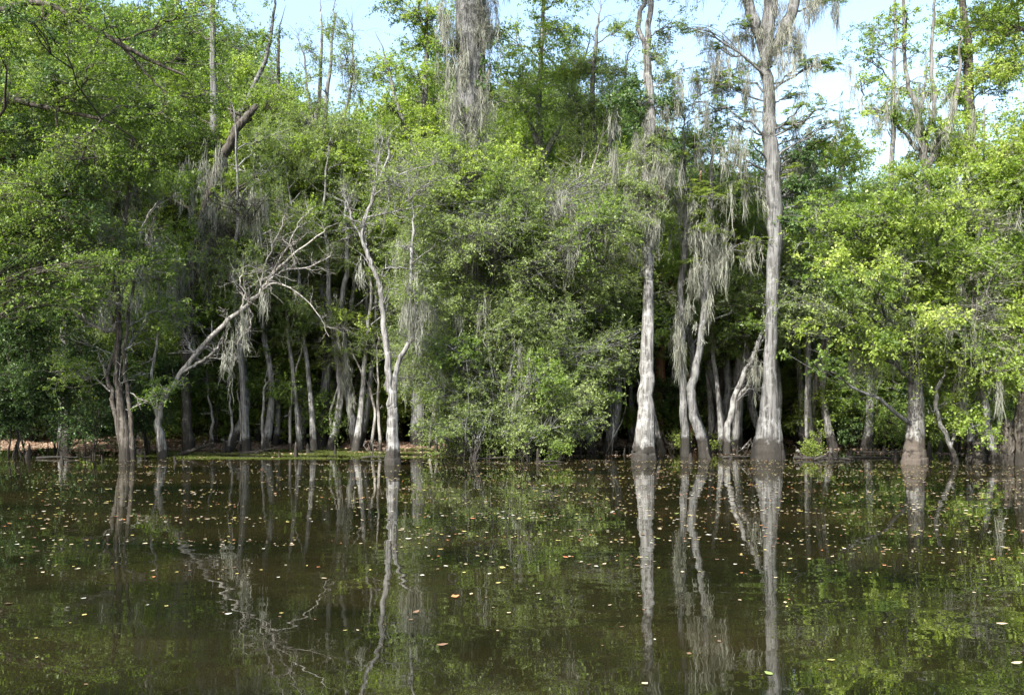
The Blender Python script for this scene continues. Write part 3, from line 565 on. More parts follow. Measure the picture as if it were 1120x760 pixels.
hero('broadleaf_tree', 'leafy tree with light green crown right behind the moss wrapped trunk at the top',
     [[(592, 484, 9), (594, 400, 7.5), (592, 300, 6.5), (591, 220, 5.5), (590, 150, 4.5), (591, 90, 3.5), (594, 30, 2.5), (596, -40, 1.5)], [(591, 170, 4), (578, 130, 3), (560, 100, 2)], [(592, 180, 4), (615, 130, 3), (630, 80, 2)]], D=25.5, bark='white', limb_bark='dead', tw=12, leaf='bright',
     blobs=fill(545, 20, 640, 60, 5, 28, dens=.8)+fill(545, 60, 660, 250, 15, 38, dj=1.2)+fill(560, -60, 650, 0, 3, 40))
hero('grey_leaved_tree', 'grey green tree mixed with brown moss left of the pale flared cypress crown',
     [[(668, 484, 8), (668, 400, 7), (664, 300, 6), (655, 220, 5), (650, 150, 4), (648, 90, 3), (652, 40, 2)], [(655, 190, 4), (672, 140, 3), (682, 90, 2)]], D=24.5, bark='grey', leaf='olive', tw=12,
     blobs=fill(610, 60, 690, 260, 12, 34, dj=1, moss=1)+[(680, 35, 24, 16, {'dens': .6}), (650, 70, 26, 14, {'dens': .8})])
hero('bare_tree', 'thin bare leaning grey branches in the middle above the thicket',
     [[(600, 487, 6), (596, 420, 4.5), (604, 350, 4), (622, 290, 3.5), (632, 250, 3), (640, 215, 2.5), (650, 180, 1.5)], [(620, 290, 2), (628, 240, 1.5), (633, 190, 1)], [(632, 260, 2), (655, 230, 1.5), (665, 195, .8)]], D=22.5, bark='dead', leaf='olive', tw=14,
     limbs=[[(604, 350, 2), (606, 310, 1.8), (615, 292, 1.5), (632, 284, 1)]], moss=[(640, 235, 60, 14), (652, 240, 60, 14), (628, 245, 50, 12), (662, 230, 60, 10), (615, 300, 50, 10)])

# big left tree with overhanging crown
hero('maple_tree', 'big dark leaved tree at the left edge with a long bough reaching over the water',
     [[(-95, 520, 26), (-92, 490, 19), (-85, 420, 15), (-70, 330, 14), (-55, 230, 13), (-45, 130, 12), (-40, 30, 11), (-35, -80, 9), (-30, -220, 5)]],
     bark='grey', limb_bark='brown', leaf='maple', D=19, ls=.85,
     limbs=[[(-40, 40, 6), (0, 12, 5), (45, 4, 4), (85, 22, 3.5), (130, 48, 3), (165, 66, 2.2), (200, 82, 1.4)], [(48, 5, 3.5), (46, 20, 2), (42, 32, 1)], [(130, 48, 2), (160, 80, 1.6), (185, 105, 1)], [(-45, 130, 5), (0, 110, 4), (60, 120, 3), (110, 130, 2)]],
     blobs=fill(-60, -10, 120, 330, 28, 46, dj=1.2, tint=.14, dens=.85)+fill(90, -10, 250, 140, 8, 38, dj=1.1, dens=.65)+fill(110, 120, 200, 200, 3, 38, d=2)+[(8, 10, 22, 26, {'leaf': 'dark', 'd': -3}), (0, 60, 12, 12, {'leaf': 'dark', 'd': -3}), (70, 90, 40, 30, {'leaf': 'dark'}), (60, 190, 40, 26, {'leaf': 'dark'}), (95, 235, 34, 22, {'leaf': 'dark'}), (30, 150, 40, 26, {'leaf': 'dark'})]
     + fill(-150, -260, 60, -90, 3, 60, d=.5, dj=1.5))
hero('broadleaf_tree', 'light green tree with pale upper trunk behind the overhanging bough',
     [[(238, 484, 10), (236, 400, 8), (240, 300, 7), (238, 200, 6), (234, 120, 5), (233, 60, 4), (233, 0, 3), (234, -80, 2)], [(237, 170, 5), (270, 110, 3.5), (292, 60, 2.5), (300, 10, 1.5)]], D=26, bark='grey', leaf='maple', limb_bark='brown', ls=.9,
     blobs=fill(140, 250, 330, 460, 14, 40, d=-1.5, dj=1.2)+fill(190, -20, 320, 60, 6, 30, dens=.7)+fill(120, 90, 330, 260, 20, 42, dj=1.3, tint=.06)+[(263, 75, 18, 16, {'leaf': 'bright'})])
hero('mid_tree', 'yellow green leafed tree behind the bleached dead one', [[(296, 483, 8), (297, 400, 7), (300, 300, 6), (302, 200, 5), (300, 130, 3), (305, 60, 2)]], D=27, bark='brown', leaf='bright', blobs=fill(230, 120, 370, 330, 14, 40, dj=1.2, tint=-.1)+fill(230, 330, 410, 465, 13, 32, d=-2.2, dj=1.2, dens=.8))

print('heroes done', len(bpy.data.objects))

# ------------------------------------------------------------------ understory shrubs
def shrub(label, x, yb, h, w, leaf='dark', dens=1.0, ns=6, bare=.1, moss=0, bark='brown', group=None, name='shrub', D=None, ls=.8, tint=0, mosslen=.5):
    D = D or DB(yb); b = W(x, yb, D); b[2] = max(0, float(ground(b[0], b[1])))
    t = Tree(name, label, 'shrub', b, group, bark, leaf, None, ls); k = D/F
    for i in range(ns):
        a = rng.uniform(0, 6.28); s = rng.uniform(.2, .9); hh = h*k*rng.uniform(.55, 1)
        tip = b+np.array([np.cos(a)*s*w*k, np.sin(a)*s*min(w*k, 1.2), hh])
        mid = b+(tip-b)*np.array([.35, .35, .55])+rng.normal(0, .2, 3)*min(1, h*k/3)
        st = b+rng.normal(0, .12, 3)*np.array([1, 1, 0])-np.array([0, 0, .25])
        t.stem([st, b*.3+mid*.7, mid, tip], np.array([.02, .016, .011, .004])*rng.uniform(.5, 1.3), name='stem', sides=6, flute=0, wob=.015)
    nb = max(3, int(h*w*4/(34*34)/2.2))
    for _ in range(nb):
        yy = rng.uniform(.12, 1)**.8; xx = rng.uniform(-1, 1)*math.sqrt(max(.1, 1-(yy-.45)**2*1.9))
        c = b+np.array([xx*w*k, rng.uniform(-.6, .6), yy*h*k]); r = min(34*k, .42*max(h*k, .5))*rng.uniform(.8, 1.2)
        t.blob(c, (r, r*.9, r*.7), dens=dens, bare=bare, moss=moss, mosslen=mosslen, tint=tint+rng.normal(0, .06))
    t.done(); return t

# left dark bank bushes
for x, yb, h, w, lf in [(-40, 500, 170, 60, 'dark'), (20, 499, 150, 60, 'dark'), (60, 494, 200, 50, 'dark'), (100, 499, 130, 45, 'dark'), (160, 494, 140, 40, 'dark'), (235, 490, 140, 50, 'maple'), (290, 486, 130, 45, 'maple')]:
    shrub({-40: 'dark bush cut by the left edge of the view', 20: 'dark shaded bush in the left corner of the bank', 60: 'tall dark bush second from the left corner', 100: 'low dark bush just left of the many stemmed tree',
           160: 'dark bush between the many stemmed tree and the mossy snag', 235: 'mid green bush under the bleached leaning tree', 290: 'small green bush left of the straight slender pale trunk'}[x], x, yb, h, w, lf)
# centre thicket
cl = ['broad olive green thicket bush at the left of the centre tangle', 'tallest olive bush of the centre tangle, full of grey twigs', 'centre tangle bush hung with vertical vines and moss', 'olive bush at the right of the centre tangle', 'small spiky bush at the water in the centre tangle', 'low leafy bush at the foot of the centre tangle']
for i, (x, yb, h, w, lf, br, ms, bk) in enumerate([(490, 497, 270, 50, 'olive', .25, 1, 'grey'), (545, 499, 290, 55, 'olive', .3, 1, 'grey'), (575, 495, 230, 60, 'olive', .4, 1, 'grey'), (625, 495, 230, 50, 'olive', .25, 1, 'brown'), (520, 504, 60, 28, 'olive', .2, 0, 'grey'), (575, 504, 40, 40, 'maple', .2, 0, 'grey')]):
    t = shrub(cl[i], x, yb, h, w, lf, bare=br, moss=ms, bark=bk, ns=12, name='thicket_bush', mosslen=.8, tint=.05)
    if h > 200:      # hanging vines and bare grey twigs
        D = DB(yb); k = D/F; nv = 14
        vm = MB(); X = rng.uniform(x-w*1.1, x+w*1.1, nv); Y0 = rng.uniform(yb-h*.75, yb-h*.3, nv)
        P = np.zeros((nv, 8, 3))
        for q_ in range(nv):
            top = W(X[q_], Y0[q_], D-1.0+rng.uniform(-.5, .5)); tt = np.linspace(0, 1, 8)
            P[q_] = top; P[q_, :, 2] = top[2]*(1-tt)+.0*tt; P[q_, :, 0] += np.sin(tt*rng.uniform(2, 5))*rng.normal(0, .3)+rng.normal(0, .03, 8); P[q_, :, 1] += rng.normal(0, .02, 8)
        tubes(vm, P, np.full((nv, 8), .006)*rng.uniform(.6, 1.8, (nv, 1)), 4)
        vm.build('vine', M['grey'], t.o, t.base)
        for _ in range(7): t.clump(W(rng.uniform(x-w, x+w), rng.uniform(yb-h*.7, yb-h*.28), D-rng.uniform(.5, 1.6)), rng.uniform(.2, .55), wid=.13)
hero('thicket_tree', 'short grey trunk with angular pale forks rising inside the centre thicket',
     [[(562, 500, 7), (561, 470, 5), (558, 430, 5), (556, 395, 5), (562, 360, 4.5), (565, 330, 3.5), (563, 300, 2.5)], [(560, 385, 3), (575, 368, 3), (588, 350, 2.2), (592, 335, 1.5)]], bark='white', limb_bark='grey', leaf='olive', tw=18, twl=.8,
     limbs=[[(540, 400, 1.5), (535, 370, 1.5), (545, 345, 1.2), (553, 330, .8)], [(512, 345, 1.5), (530, 330, 1.4), (545, 322, 1)]], blobs=fill(440, 180, 700, 400, 24, 38, .8, d=-.1, dj=1.6, tint=.05, bare=.12, dens=.85)+fill(450, 200, 690, 440, 10, 36, 1.0, d=-.4, dj=1.2, leaf='maple', bare=.1, dens=.85)+fill(468, 380, 650, 480, 18, 30, 1.1, bare=.3, d=-.1, dj=.5, moss=1, mosslen=.35, tint=.05)+fill(460, 330, 660, 490, 20, 28, 1.0, bare=.2, d=-.7, dj=.6, dens=.8, tint=.08)+fill(450, 160, 600, 260, 8, 40, .5, d=-.6, leaf='bright')+fill(470, 180, 580, 260, 4, 40, .8, d=-1.0, leaf='olive', bare=.85, moss=2)+fill(600, 200, 680, 290, 4, 34, .8, d=-1.0, leaf='olive', bare=.85, moss=2),
     moss=[(632, 215, 60, 24, -1.2), (650, 222, 60, 26, -1.3), (618, 240, 50, 20, -1.2), (664, 235, 40, 18, -1.2)]+[(rng.uniform(458, 655), rng.uniform(310, 440), rng.uniform(14, 30), rng.uniform(7, 14), -rng.uniform(.8, 1.4)) for _ in range(9)])
hero('thicket_tree', 'vine wrapped pale trunk at the left side of the centre thicket',
     [[(497, 499, 8), (496, 470, 6.5), (495, 430, 6), (497, 390, 5.5), (500, 350, 4), (492, 300, 3), (484, 250, 2)], [(497, 400, 3), (510, 370, 2.5), (505, 330, 1.5)]], bark='grey', leaf='olive', tw=14, blobs=fill(465, 190, 560, 300, 6, 36, bare=.5, dj=.6), mossy=[(300, 480, 500, .6, 0, 1.3)], moss=[(480, 370, 60, 10), (492, 360, 80, 14)])

# bank bushes to the right
for x, yb, h, w, lf, lb, ls in [(735, 494, 24, 16, 'bright', 'bright green low tuft between the pale flared cypress and the bent tree', .6), (895, 497, 32, 28, 'bright', 'yellow green spiky tuft right of the tallest cypress foot', .5), (945, 490, 120, 50, 'maple', 'green bush behind the log pile', .8), (985, 486, 120, 35, 'maple', 'dark bush behind the muddy footed trunk', .8),
                            (915, 484, 110, 45, 'maple', 'dark green bush behind the spiky tuft', .8), (785, 493, 14, 14, 'bright', 'tiny green tuft at the foot of the slim trunks', .5), (1100, 492, 130, 40, 'maple', 'dark bush behind the brown stumps', .8), (1045, 490, 130, 35, 'maple', 'green bush behind the curved white sapling', .8),
                            (410, 487, 130, 40, 'bright', 'sunlit green bush just left of the forked slim tree', .9), (455, 486, 140, 30, 'bright', 'leafy bush right behind the forked slim tree', .9), (380, 485, 60, 25, 'dark', 'low dark bush behind the pale curving trunk', .8), (665, 484, 90, 30, 'dark', 'dark bush in the gap right of the centre thicket', .8), (1118, 500, 30, 12, 'bright', 'small bright leafy sprig at the right edge of the bank', .8)]:
    shrub(lb, x, yb, h, w, lf, ls=ls, ns=7, bare=0, tint=.1 if lf == 'bright' else 0)

# bare slim saplings standing on the bank
for i, x in enumerate([262, 288, 318, 362, 398, 405, 416, 470, 478, 250, 232]):
    yb = rng.uniform(487, 495); hh = rng.uniform(40, 110)
    hero('bare_sapling', 'thin bare grey sapling standing on the bank left of the centre thicket', [[(x, yb, 2.2), (x+rng.normal(0, 4), yb-hh*.5, 1.8), (x+rng.normal(0, 9), yb-hh, 1)]], cat='sapling', bark='dead', flute=0, sides=6, tw=4, twl=.35, group='bare saplings on the bank')

# ------------------------------------------------------------------ wood behind: prototypes and copies
def proto(name, leaf, h, bark, wid, nb, seed, ls=1.3, moss=0):
    t = Tree(name, 'x', 'tree', (0, 0, 0), None, bark, leaf, None, ls); t.merge = MB()
    z = np.linspace(0, h, 7); P = np.stack([np.cumsum(rng.normal(0, .18, 7)), np.cumsum(rng.normal(0, .18, 7)), z], 1); P[0, :2] = 0; P[0, 2] = -.4
    t.stem(P, .14*(1-np.linspace(0, .9, 7))*rng.uniform(.7, 1.1)+.01, sides=10, flute=.1)
    for i in range(nb):
        u = (i+.5)/nb; zz = h*(.18+.82*u); a = i*2.4+rng.normal(0, .3); ww = wid*(1.05-.65*u**2)*rng.uniform(.35, 1)
        t.blob((np.cos(a)*ww+P[3, 0], np.sin(a)*ww+P[3, 1], zz), (1.35*rng.uniform(.8, 1.2), 1.2, .85), dens=.8, tint=rng.normal(0, .1), moss=moss, mosslen=.9)
    t.done(); return t.o
protos = [proto('background_tree', 'maple', 9.5, 'grey', 2.0, 22, 1), proto('background_tree', 'dark', 8.5, 'brown', 2.0, 20, 2), proto('background_tree', 'bright', 9.5, 'white', 1.9, 20, 3),
          proto('background_tree', 'cypress', 11, 'grey', 1.8, 22, 4, 1.45, moss=1), proto('background_tree', 'olive', 9, 'grey', 2.0, 20, 5, 1.45, moss=1)]
plab = {0: 'mid green broadleaf tree in the wood behind the front row', 1: 'dark leaved tree in the shaded wood behind', 2: 'yellow green tree in the wood behind the front row', 3: 'feathery cypress in the wood behind', 4: 'grey olive mossy tree in the wood behind'}
def sky_row(x):    # row of the skyline of the wood behind, by column
    return float(np.interp(x, [-200, 0, 200, 290, 330, 400, 440, 500, 560, 650, 700, 740, 800, 870, 930, 1000, 1060, 1120, 1300],
                           [-60, -40, 0, 40, 110, 110, 80, 60, 60, 90, 100, 150, 185, 200, 210, 190, 170, 160, 140]))
used = set()
def dup(src, first):
    if first: return src
    r = src.copy(); C.objects.link(r)
    for ch in src.children:
        c = ch.copy(); C.objects.link(c); c.parent = r
    return r
for row, (D, step, hf) in enumerate([(27.5, 58, .85), (30.5, 52, 1.0), (35, 52, 1.0), (40, 44, 1.0), (46, 38, 1.0)]):
    xx = -260+row*17
    while xx < 1390:
        x = xx+rng.uniform(-12, 12); d = D+rng.uniform(-1.2, 1.2); k = int(rng.choice([0, 1, 2, 3, 4], p=[.26, .3, .14, .16, .14]))
        if row == 0 and (880 < x < 900 or 680 < x < 700): k = 1
        zt = W(x, sky_row(x)+rng.uniform(0, 45), d)[2]*hf
        o = dup(protos[k], k not in used); used.add(k)
        p0 = W(x, 500, d); s = zt/[10.2, 9.2, 10.2, 11.6, 9.7][k]
        o.location = (p0[0], d, float(ground(p0[0], d))); o.rotation_euler.z = rng.uniform(0, 6.28); o.scale = (max(.8, min(s, 1.15)), max(.8, min(s, 1.15)), s)
        o['label'] = plab[k]; o['group'] = 'trees of the wood behind'; o['category'] = 'tree'
        xx += step
# low undergrowth in the wood: copies of one bush
ug = []
for lf, nm, g_ in [('dark', 'dark green undergrowth bush on the floor of the wood', 'dark undergrowth bushes'), ('maple', 'mid green undergrowth bush among the trunks of the wood', 'mid green undergrowth bushes'), ('bright', 'light green undergrowth bush among the trunks of the wood', 'light green undergrowth bushes')]:
    ug.append([shrub(nm, 560, 480, 95, 45, lf, D=29, ls=1.25, ns=5, bare=0, group=g_).o, True])
for row, (D, step) in enumerate([(25.6, 75), (27.4, 52), (29.5, 46), (33, 46), (38, 44)]):
    for x in np.arange(-150, 1300, step):
        if row == 0 and (rng.random() < .55 or 480 < x < 640): continue
        if row == 1 and rng.random() < .3: continue
        xj = x+rng.uniform(-22, 22); k = int(rng.choice(3, p=[.3, .45, .25])); src, fr = ug[k]; ug[k][1] = False
        r = src if fr else src.copy()
        if not fr:
            C.objects.link(r)
            for ch in src.children: c = ch.copy(); C.objects.link(c); c.parent = r
        d = D+rng.uniform(-.7, .7); p0 = W(xj, 480, d); sc_ = rng.uniform(.35, .95) if row < 2 else rng.uniform(.9, 1.8)
        r.location = (p0[0], d, max(0, float(ground(p0[0], d)))); r.rotation_euler.z = rng.uniform(0, 6.28); r.scale = (sc_*rng.uniform(.8, 1.1), sc_, sc_*rng.uniform(.8, 1.3))

sl_ = []
for v_ in range(3):
    t = Tree('slim_background_tree', 'thin pale trunked tree receding into the shade of the wood', 'tree', (0, 0, 0), 'thin pale trunked trees of the wood', ['white', 'grey', 'white'][v_], ['bright', 'maple', 'olive'][v_], None, 1.15); t.merge = MB()
    z = np.linspace(0, 8.5, 7); P = np.stack([np.cumsum(rng.normal(0, .16, 7)), np.cumsum(rng.normal(0, .16, 7)), z], 1); P[0, :2] = 0; P[0, 2] = -.3
    t.stem(P, .11*np.array([1.7, 1.0, .8, .7, .55, .35, .15]), sides=9, flute=.12)
    for i in range(8): t.blob((P[4, 0]+rng.normal(0, .9), P[4, 1]+rng.normal(0, .9), rng.uniform(3.4, 8.8)), (.8, .8, .55), dens=.8)
    t.done(); sl_.append([t.o, True])
for i in range(66):
    x = rng.uniform(215, 1075) if i < 34 else (rng.uniform(235, 405) if i < 50 else rng.uniform(640, 960)); d = rng.uniform(23.6, 31) if i < 34 else rng.uniform(23.2, 26.5)
    if 480 < x < 600 and d < 25: d += 3
    k = i % 3; src, fr = sl_[k]; sl_[k][1] = False; r = src if fr else src.copy()
    if not fr:
        C.objects.link(r)
        for ch in src.children: c = ch.copy(); C.objects.link(c); c.parent = r
    p0 = W(x, 480, d); s_ = rng.uniform(.6, 1.15); r.location = (p0[0], d, max(-.1, float(ground(p0[0], d)))); r.rotation_euler = (rng.normal(0, .05), rng.normal(0, .05), rng.uniform(0, 6.28)); r.scale = (s_, s_, rng.uniform(.75, 1.05))

# far wood: one uncountable mass
mbf = MB(); N = 9000
cx_ = rng.uniform(-50, 50, N); cy_ = rng.uniform(49, 62, N); px_ = cx_/cy_*F+CX
zt_ = np.array([W(a, sky_row(a)+25+18*math.sin(a*.06)+12*math.sin(a*.17), b)[2] for a, b in zip(px_, cy_)]); cz_ = rng.uniform(0.02, 1, N)*zt_
per = 26; c3 = np.repeat(np.stack([cx_, cy_, cz_], 1), per, 0)+rng.normal(0, .38, (N*per, 3)); mN = N*per
leaves(mbf, c3, nrm(rng.normal(0, 1, (mN, 3))), nrm(rng.normal(0, 1, (mN, 3))+np.array([-.2, -.2, .5])), rng.uniform(.18, .34, mN), rng.uniform(.1, .18, mN), np.repeat(rng.normal(.5, .16, N), per)+rng.normal(0, .12, mN))
tag(mbf.build('far_wood', M['maple']), 'solid green mass of the far wood behind all the trunks', 'wood', kind='stuff')

# ------------------------------------------------------------------ logs and driftwood
def log(label, pts, D, r, mat='dead', nt_=3, name='driftwood_log'):
    P = np.array([W(a, b, D+(dd if (dd := (c if c else 0)) else 0)) for a, b, c in pts]); P[:, 2] = np.maximum(P[:, 2], .02)
    t = Tree(name, label, 'log', (P[0][0], P[0][1], 0), None, mat, 'olive')
    P2, R2 = t.stem(P, np.linspace(r, r*.45, len(P)), sides=8, flute=0, wob=.01, jag=True, name='log')
    if nt_: t.bare(P2, R2, nsub=nt_, ln=.35)
D = 20.6
log('pale driftwood log lying in the water by the spiky tuft', [(868, 500, 0), (885, 501, 0), (905, 503, 0), (925, 505, 0)], D, .05)
log('bleached branch propped up at the foot of the spiky tuft', [(872, 492, 0), (877, 499, 0), (884, 504, 0)], D, .045)
log('crooked pale branch right of the propped one', [(890, 503, 0), (905, 498, 0), (920, 501, 0), (934, 504, 0)], D-.3, .035)
log('half sunk grey log in front of the dark bush on the right', [(925, 500, 0), (950, 502, 0), (985, 503, 0)], 21, .04, 'grey')
log('dark fallen branch at the edge of the duckweed', [(262, 497, 0), (280, 494, 0), (295, 491, 0)], 22.3, .05, 'brown', 6)
log('dark root tangle beside the mossy snag foot', [(196, 497, 0), (215, 491, 0), (230, 486, 0)], 21.8, .06, 'brown', 8)
log('pale fallen branch at the right bank among stumps', [(935, 502, 0), (965, 496, 0), (1010, 493, 0)], 22.8, .03, 'dead')
log('stranded branch in front of the centre thicket', [(515, 505, 0), (535, 501, 0), (560, 499, 0)], 20.4, .03, 'dead', 6)

km = []
for v_ in range(3):
    b_ = MB(); nr, sd = 8, 9; a = np.linspace(0, 2*np.pi, sd, endpoint=False); zz = np.linspace(-.15, .32, nr)
    rr = .075*np.array([1.25, 1.05, .85, .7, .6, .5, .38, .02])[:, None]*(1+.18*np.cos(4*a+v_)[None]+rng.normal(0, .05, (nr, sd)))
    vv = np.stack([rr*np.cos(a)+.03*v_*np.sin(zz*6)[:, None], rr*np.sin(a), np.repeat(zz[:, None], sd, 1)], -1)
    i = np.arange(nr-1)[:, None]*sd; j = np.arange(sd)[None]; k = (j+1) % sd; b_.add(vv, np.stack([i+j, i+k, i+sd+k, i+sd+j], -1)); km.append(b_)
ko = []
for i in range(46):
    x = rng.choice([1000, 841, 705, 1090, 950, 780, 620, 200, 120, 60, 350, 1050])+rng.normal(0, 26); y = rng.uniform(493, 508); d = DB(y)
    if len(ko) < 3: o = km[i].build('cypress_knee', M['brown'], smooth=True); ko.append(o); tag(o, 'small brown cypress knee poking up from the shallows', 'root', 'cypress knees')
    else: o = ko[i % 3].copy(); C.objects.link(o)
    p0 = W(x, y, d); sc_ = rng.uniform(.35, 1.1); o.location = (p0[0], d, 0); o.rotation_euler.z = rng.uniform(0, 6.28); o.scale = (sc_, sc_, sc_*rng.uniform(.5, 1.3))
for i, (lab, x0, y0, x1, y1) in enumerate([('thin stick floating left of the forked slim tree', 395, 503, 418, 500), ('thin wet stick on the water at the far left', 40, 503, 85, 500), ('low dark log in the gap right of the centre thicket', 655, 492, 690, 489), ('grey stick between the tallest cypress and the bent tree', 790, 503, 818, 499), ('short twig on the water below the centre thicket', 590, 507, 612, 505)]):
    log(lab, [(x0, y0, 0), ((x0+x1)/2, (y0+y1)/2-2, 0), (x1, y1, 0)], DB((y0+y1)/2), .03, ['dead', 'grey', 'brown'][i % 3], 4)

# ------------------------------------------------------------------ duckweed, bank litter
def nz(x, y): return np.sin(x*1.1+y*2.3)+np.sin(x*.37-y*1.9+1)+np.sin(x*2.9+y*.8+2)*.6
m_dw = leaf_mat('duckweed_green', (.045, .062, .016), (.085, .108, .028), (.14, .16, .05), trans=.1)
n_ = 60000; X = rng.uniform(-9.5, 1.2, n_); Y = rng.uniform(20.6, 25.8, n_)
ok = (ground(X, Y) < .03) & (nz(X, Y*2)+.8*np.cos((Y-22.3)*.9)*1.6+.5*np.sin(X*3.1+Y*4)+.6*np.minimum(0, (X+8)) > rng.normal(.75, .45, len(X)))
X, Y = X[ok], Y[ok]; k = len(X); mb = MB(); th = rng.uniform(0, 6.28, k)
leaves(mb, np.stack([X, Y, np.full(k, .006)+rng.uniform(0, .004, k)], 1), np.stack([np.cos(th), np.sin(th), th*0], 1), np.tile([0, 0, 1.], (k, 1)), rng.uniform(.03, .07, k), rng.uniform(.03, .05, k), rng.normal(.5, .2, k))
tag(mb.build('duckweed', m_dw), 'yellow green duckweed film along the left bank', 'duckweed', kind='stuff')
m_lit = leaf_mat('dry_leaf_litter', (.14, .08, .045), (.27, .195, .14), (.44, .34, .26), trans=.1, tr_col=(1, 1, 1), rough=.7)
n_ = 90000; X = rng.uniform(-17, 17, n_); Y = rng.uniform(21, 31, n_); Z = ground(X, Y); ok = (Z > .0) | ((nz(X, Y*2) > 1.0) & (rng.random(n_) < .25)); X, Y, Z = X[ok], Y[ok], np.maximum(Z[ok], .004); k = len(X)
th = rng.uniform(0, 6.28, k); mb = MB(); leaves(mb, np.stack([X, Y, Z+.012], 1), nrm(np.stack([np.cos(th), np.sin(th), rng.normal(0, .15, k)], 1)), nrm(np.array([0, 0, 1.])+rng.normal(0, .3, (k, 3))), rng.uniform(.05, .1, k), rng.uniform(.03, .06, k), rng.normal(.5, .22, k))
tag(mb.build('leaf_litter', m_lit), 'pinkish brown dead leaves carpeting the bank', 'leaf litter', kind='stuff')

# ------------------------------------------------------------------ leaves floating on the water
def fl_mat(name, c):
    m, nt, n, l = new_mat(name); p = n.new('ShaderNodeBsdfPrincipled'); p.inputs['Base Color'].default_value = (*c, 1); p.inputs['Roughness'].default_value = .5
    o = n.new('ShaderNodeOutputMaterial'); l.new(p.outputs[0], o.inputs['Surface']); return m
kinds = [('yellow', (.38, .32, .10)), ('pale tan', (.34, .28, .18)), ('brown', (.13, .08, .045)), ('orange', (.38, .15, .06)), ('green', (.16, .22, .06)), ('whitish', (.42, .40, .34))]
kp = [.20, .38, .24, .06, .04, .08]
def leaf_mesh(shape):
    n2 = 7; t = np.linspace(0, 1, n2)
    w = [.38*np.sin(np.pi*t**.8), .26*np.sin(np.pi*t), .45*np.sin(np.pi*t**.7)*(1+.35*np.cos(t*14))][shape]
    curl = .05*(t-.5)**2*4
    top = np.stack([t-.5, w, curl+.10*w], 1); mid = np.stack([t-.5, t*0, curl], 1); bot = np.stack([t-.5, -w, curl+.10*w], 1)
    v = np.stack([top, mid, bot], 1).reshape(-1, 3); q = []
    for i in range(n2-1):
        for j in range(2): q.append([i*3+j, i*3+j+1, i*3+3+j+1, i*3+3+j])
    return v, np.array(q)
N = 19000; X = []; 
Y = np.sqrt(rng.uniform(4.3**2, 20.5**2, N)); X = rng.uniform(-.64, .64, N)*Y; pxx = X/Y*F+CX; rowp = YH+F*H/Y
wgt = np.clip(.26+.40*np.clip((pxx-350)/400, 0, 1)+.42*nz(X*1.1, Y*2.0)-.06, .015, 1)*np.interp(rowp, [505, 520, 600, 640, 760], [1, 1, .6, .15, .05])
sel = rng.random(N) < wgt; X, Y = X[sel], Y[sel]; order = np.argsort(Y); X, Y = X[order], Y[order]
S = rng.lognormal(-3.45, .38, len(X)).clip(.014, .07)*np.interp(Y, [4, 9], [.8, 1]); K = rng.choice(6, len(X), p=kp); Sh = rng.integers(0, 3, len(X)); A = rng.uniform(0, 6.28, len(X))
fm = [fl_mat('fallen_leaf_'+k_.replace(' ', '_'), c) for k_, c in kinds]
pr = {}
nI = 296
for i in range(nI):
    key = (int(K[i]), int(Sh[i]))
    if key not in pr:
        v, q = leaf_mesh(key[1]); b_ = MB(); b_.add(v, q); o = b_.build('floating_leaf', fm[key[0]], smooth=True); pr[key] = o
        tag(o, f'small {kinds[key[0]][0]} fallen leaf floating on the dark water', 'leaf', f'{kinds[key[0]][0]} leaves floating on the water')
    else: o = pr[key].copy(); C.objects.link(o)
    o.location = (X[i], Y[i], .004); o.rotation_euler = (rng.normal(0, .06), rng.normal(0, .06), A[i]); s = S[i]; o.scale = (s, s*rng.uniform(.7, 1.1), s)
for kk in range(6):
    pass
ids = np.arange(nI, len(X)); b_ = MB()
ml, nt, n, l = new_mat('far_floating_leaves'); at = n.new('ShaderNodeAttribute'); at.attribute_name = 'tint'
r_ = ramp(n, [(0, kinds[2][1]), (.2, kinds[3][1]), (.4, kinds[0][1]), (.6, kinds[1][1]), (.8, kinds[4][1]), (.9, kinds[5][1])]); r_.color_ramp.interpolation = 'CONSTANT'
l.new(at.outputs['Fac'], r_.inputs['Fac']); p = n.new('ShaderNodeBsdfPrincipled'); l.new(r_.outputs[0], p.inputs['Base Color']); o = n.new('ShaderNodeOutputMaterial'); l.new(p.outputs[0], o.inputs['Surface'])
tv = {2: .1, 3: .3, 0: .5, 1: .7, 4: .85, 5: .95}
for i in ids:
    v, q = leaf_mesh(int(Sh[i])); v = v*S[i]; c, s = math.cos(A[i]), math.sin(A[i])
    v = np.stack([v[:, 0]*c-v[:, 1]*s+X[i], v[:, 0]*s+v[:, 1]*c+Y[i], v[:, 2]+.004], 1); b_.add(v, q, np.full(len(v), tv[int(K[i])]))
tag(b_.build('floating_leaves', ml), 'scatter of tiny fallen leaves on the water towards the far bank', 'leaves', kind='stuff')
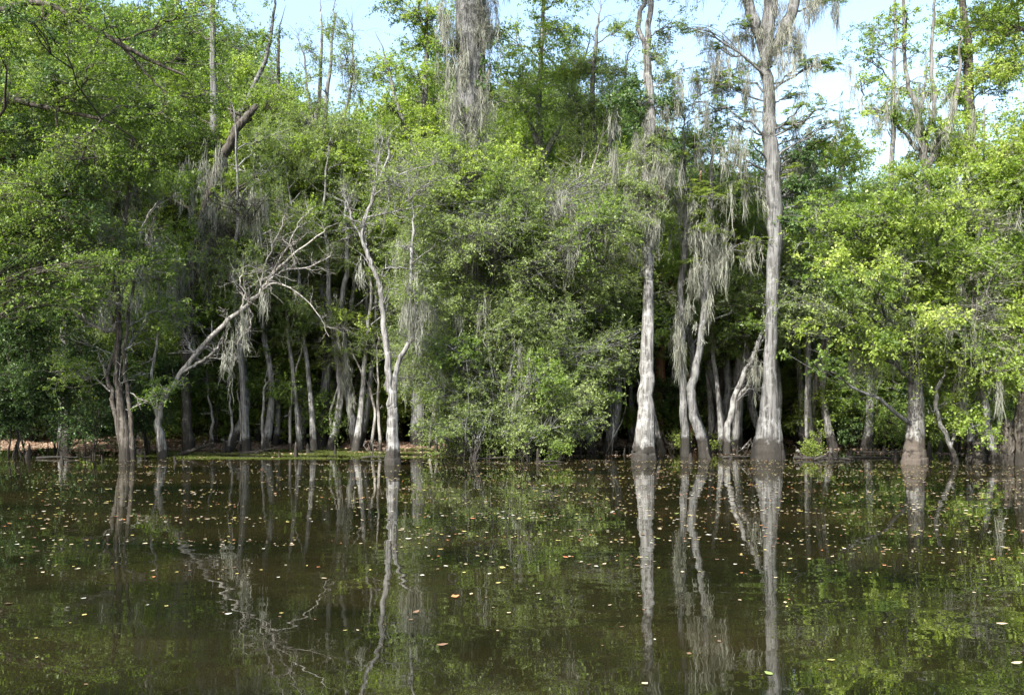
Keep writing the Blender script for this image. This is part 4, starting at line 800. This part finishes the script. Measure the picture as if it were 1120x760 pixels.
# the few larger ones near the camera
for x, y, s, k_, lab, ang in [(498, 653, .10, 3, 'largest orange red fallen leaf on the water below the centre', .5), (1096, 683, .11, 1, 'large cream leaf on the water near the lower right corner', -.6), (1112, 726, .10, 1, 'pale leaf partly cut by the right edge, nearest the camera', 0),
                            (545, 638, .07, 0, 'single yellow leaf on the dark water in the middle', 0), (250, 672, .08, 5, 'long whitish leaf below the reflection of the dead tree', 0), (484, 706, .11, 2, 'dark brown leaf in the lower middle of the water', 0), (455, 670, .10, 2, 'dark curled leaf left of the orange red one', 1), (740, 62+500, .1, 4, 'bright green leaf on the water under the tall cypress', 0)]:
    v, q = leaf_mesh(2 if k_ == 3 else 1); b_ = MB(); b_.add(v*np.array([1, 1, 2]), q); o = b_.build('floating_leaf', fm[k_], smooth=True); d = DB(y); pp = W(x, y, d); s *= .7
    o.location = (pp[0], pp[1], .006); o.rotation_euler = (.08, -.1, ang); o.scale = (s, s, s); tag(o, lab, 'leaf')

# ------------------------------------------------------------------ camera, light, sky
sc = bpy.context.scene
cam = bpy.data.cameras.new('camera'); co = bpy.data.objects.new('camera', cam); C.objects.link(co); sc.camera = co
co.location = (0, 0, H); co.rotation_euler = (math.pi/2, 0, 0); cam.sensor_width = 36; cam.lens = 36*F/1120; cam.shift_y = (YH-380)/1120; cam.clip_end = 2000; cam.clip_start = .05
EL, AZ = math.radians(43), math.atan2(-.52, -.85)          # azimuth measured from +Y towards +X
sv = Vector((math.cos(EL)*math.sin(AZ), math.cos(EL)*math.cos(AZ), math.sin(EL)))
sl = bpy.data.lights.new('sun', 'SUN'); so = bpy.data.objects.new('sun', sl); C.objects.link(so)
sl.energy = 4.7; sl.angle = math.radians(.5); sl.color = (1, .95, .87); so.rotation_euler = (-sv).to_track_quat('-Z', 'Y').to_euler(); so.location = (0, 0, 30)
w = bpy.data.worlds.new('World'); sc.world = w; w.use_nodes = True; nt = w.node_tree
bg = nt.nodes['Background']; sk = nt.nodes.new('ShaderNodeTexSky'); sk.sky_type = 'NISHITA'; sk.sun_disc = False; sk.sun_elevation = EL; sk.sun_rotation = AZ; sk.air_density = 1.2; sk.dust_density = 3.0
hs = nt.nodes.new('ShaderNodeHueSaturation'); hs.inputs['Saturation'].default_value = 1.0; hs.inputs['Value'].default_value = 1.0; nt.links.new(sk.outputs[0], hs.inputs['Color']); nt.links.new(hs.outputs[0], bg.inputs['Color']); bg.inputs['Strength'].default_value = .15
sc.view_settings.view_transform = 'Standard'; sc.view_settings.look = 'None'; sc.view_settings.exposure = 1.66; sc.view_settings.gamma = 1
sc.render.engine = 'CYCLES'; cy = sc.cycles
cy.max_bounces = 6; cy.diffuse_bounces = 4; cy.glossy_bounces = 3; cy.transmission_bounces = 4; cy.transparent_max_bounces = 4; cy.caustics_reflective = False; cy.caustics_refractive = False
sc.render.resolution_x = 1024; sc.render.resolution_y = 694
print('objects', len(bpy.data.objects), 'polys', sum(len(m.polygons) for m in bpy.data.meshes))
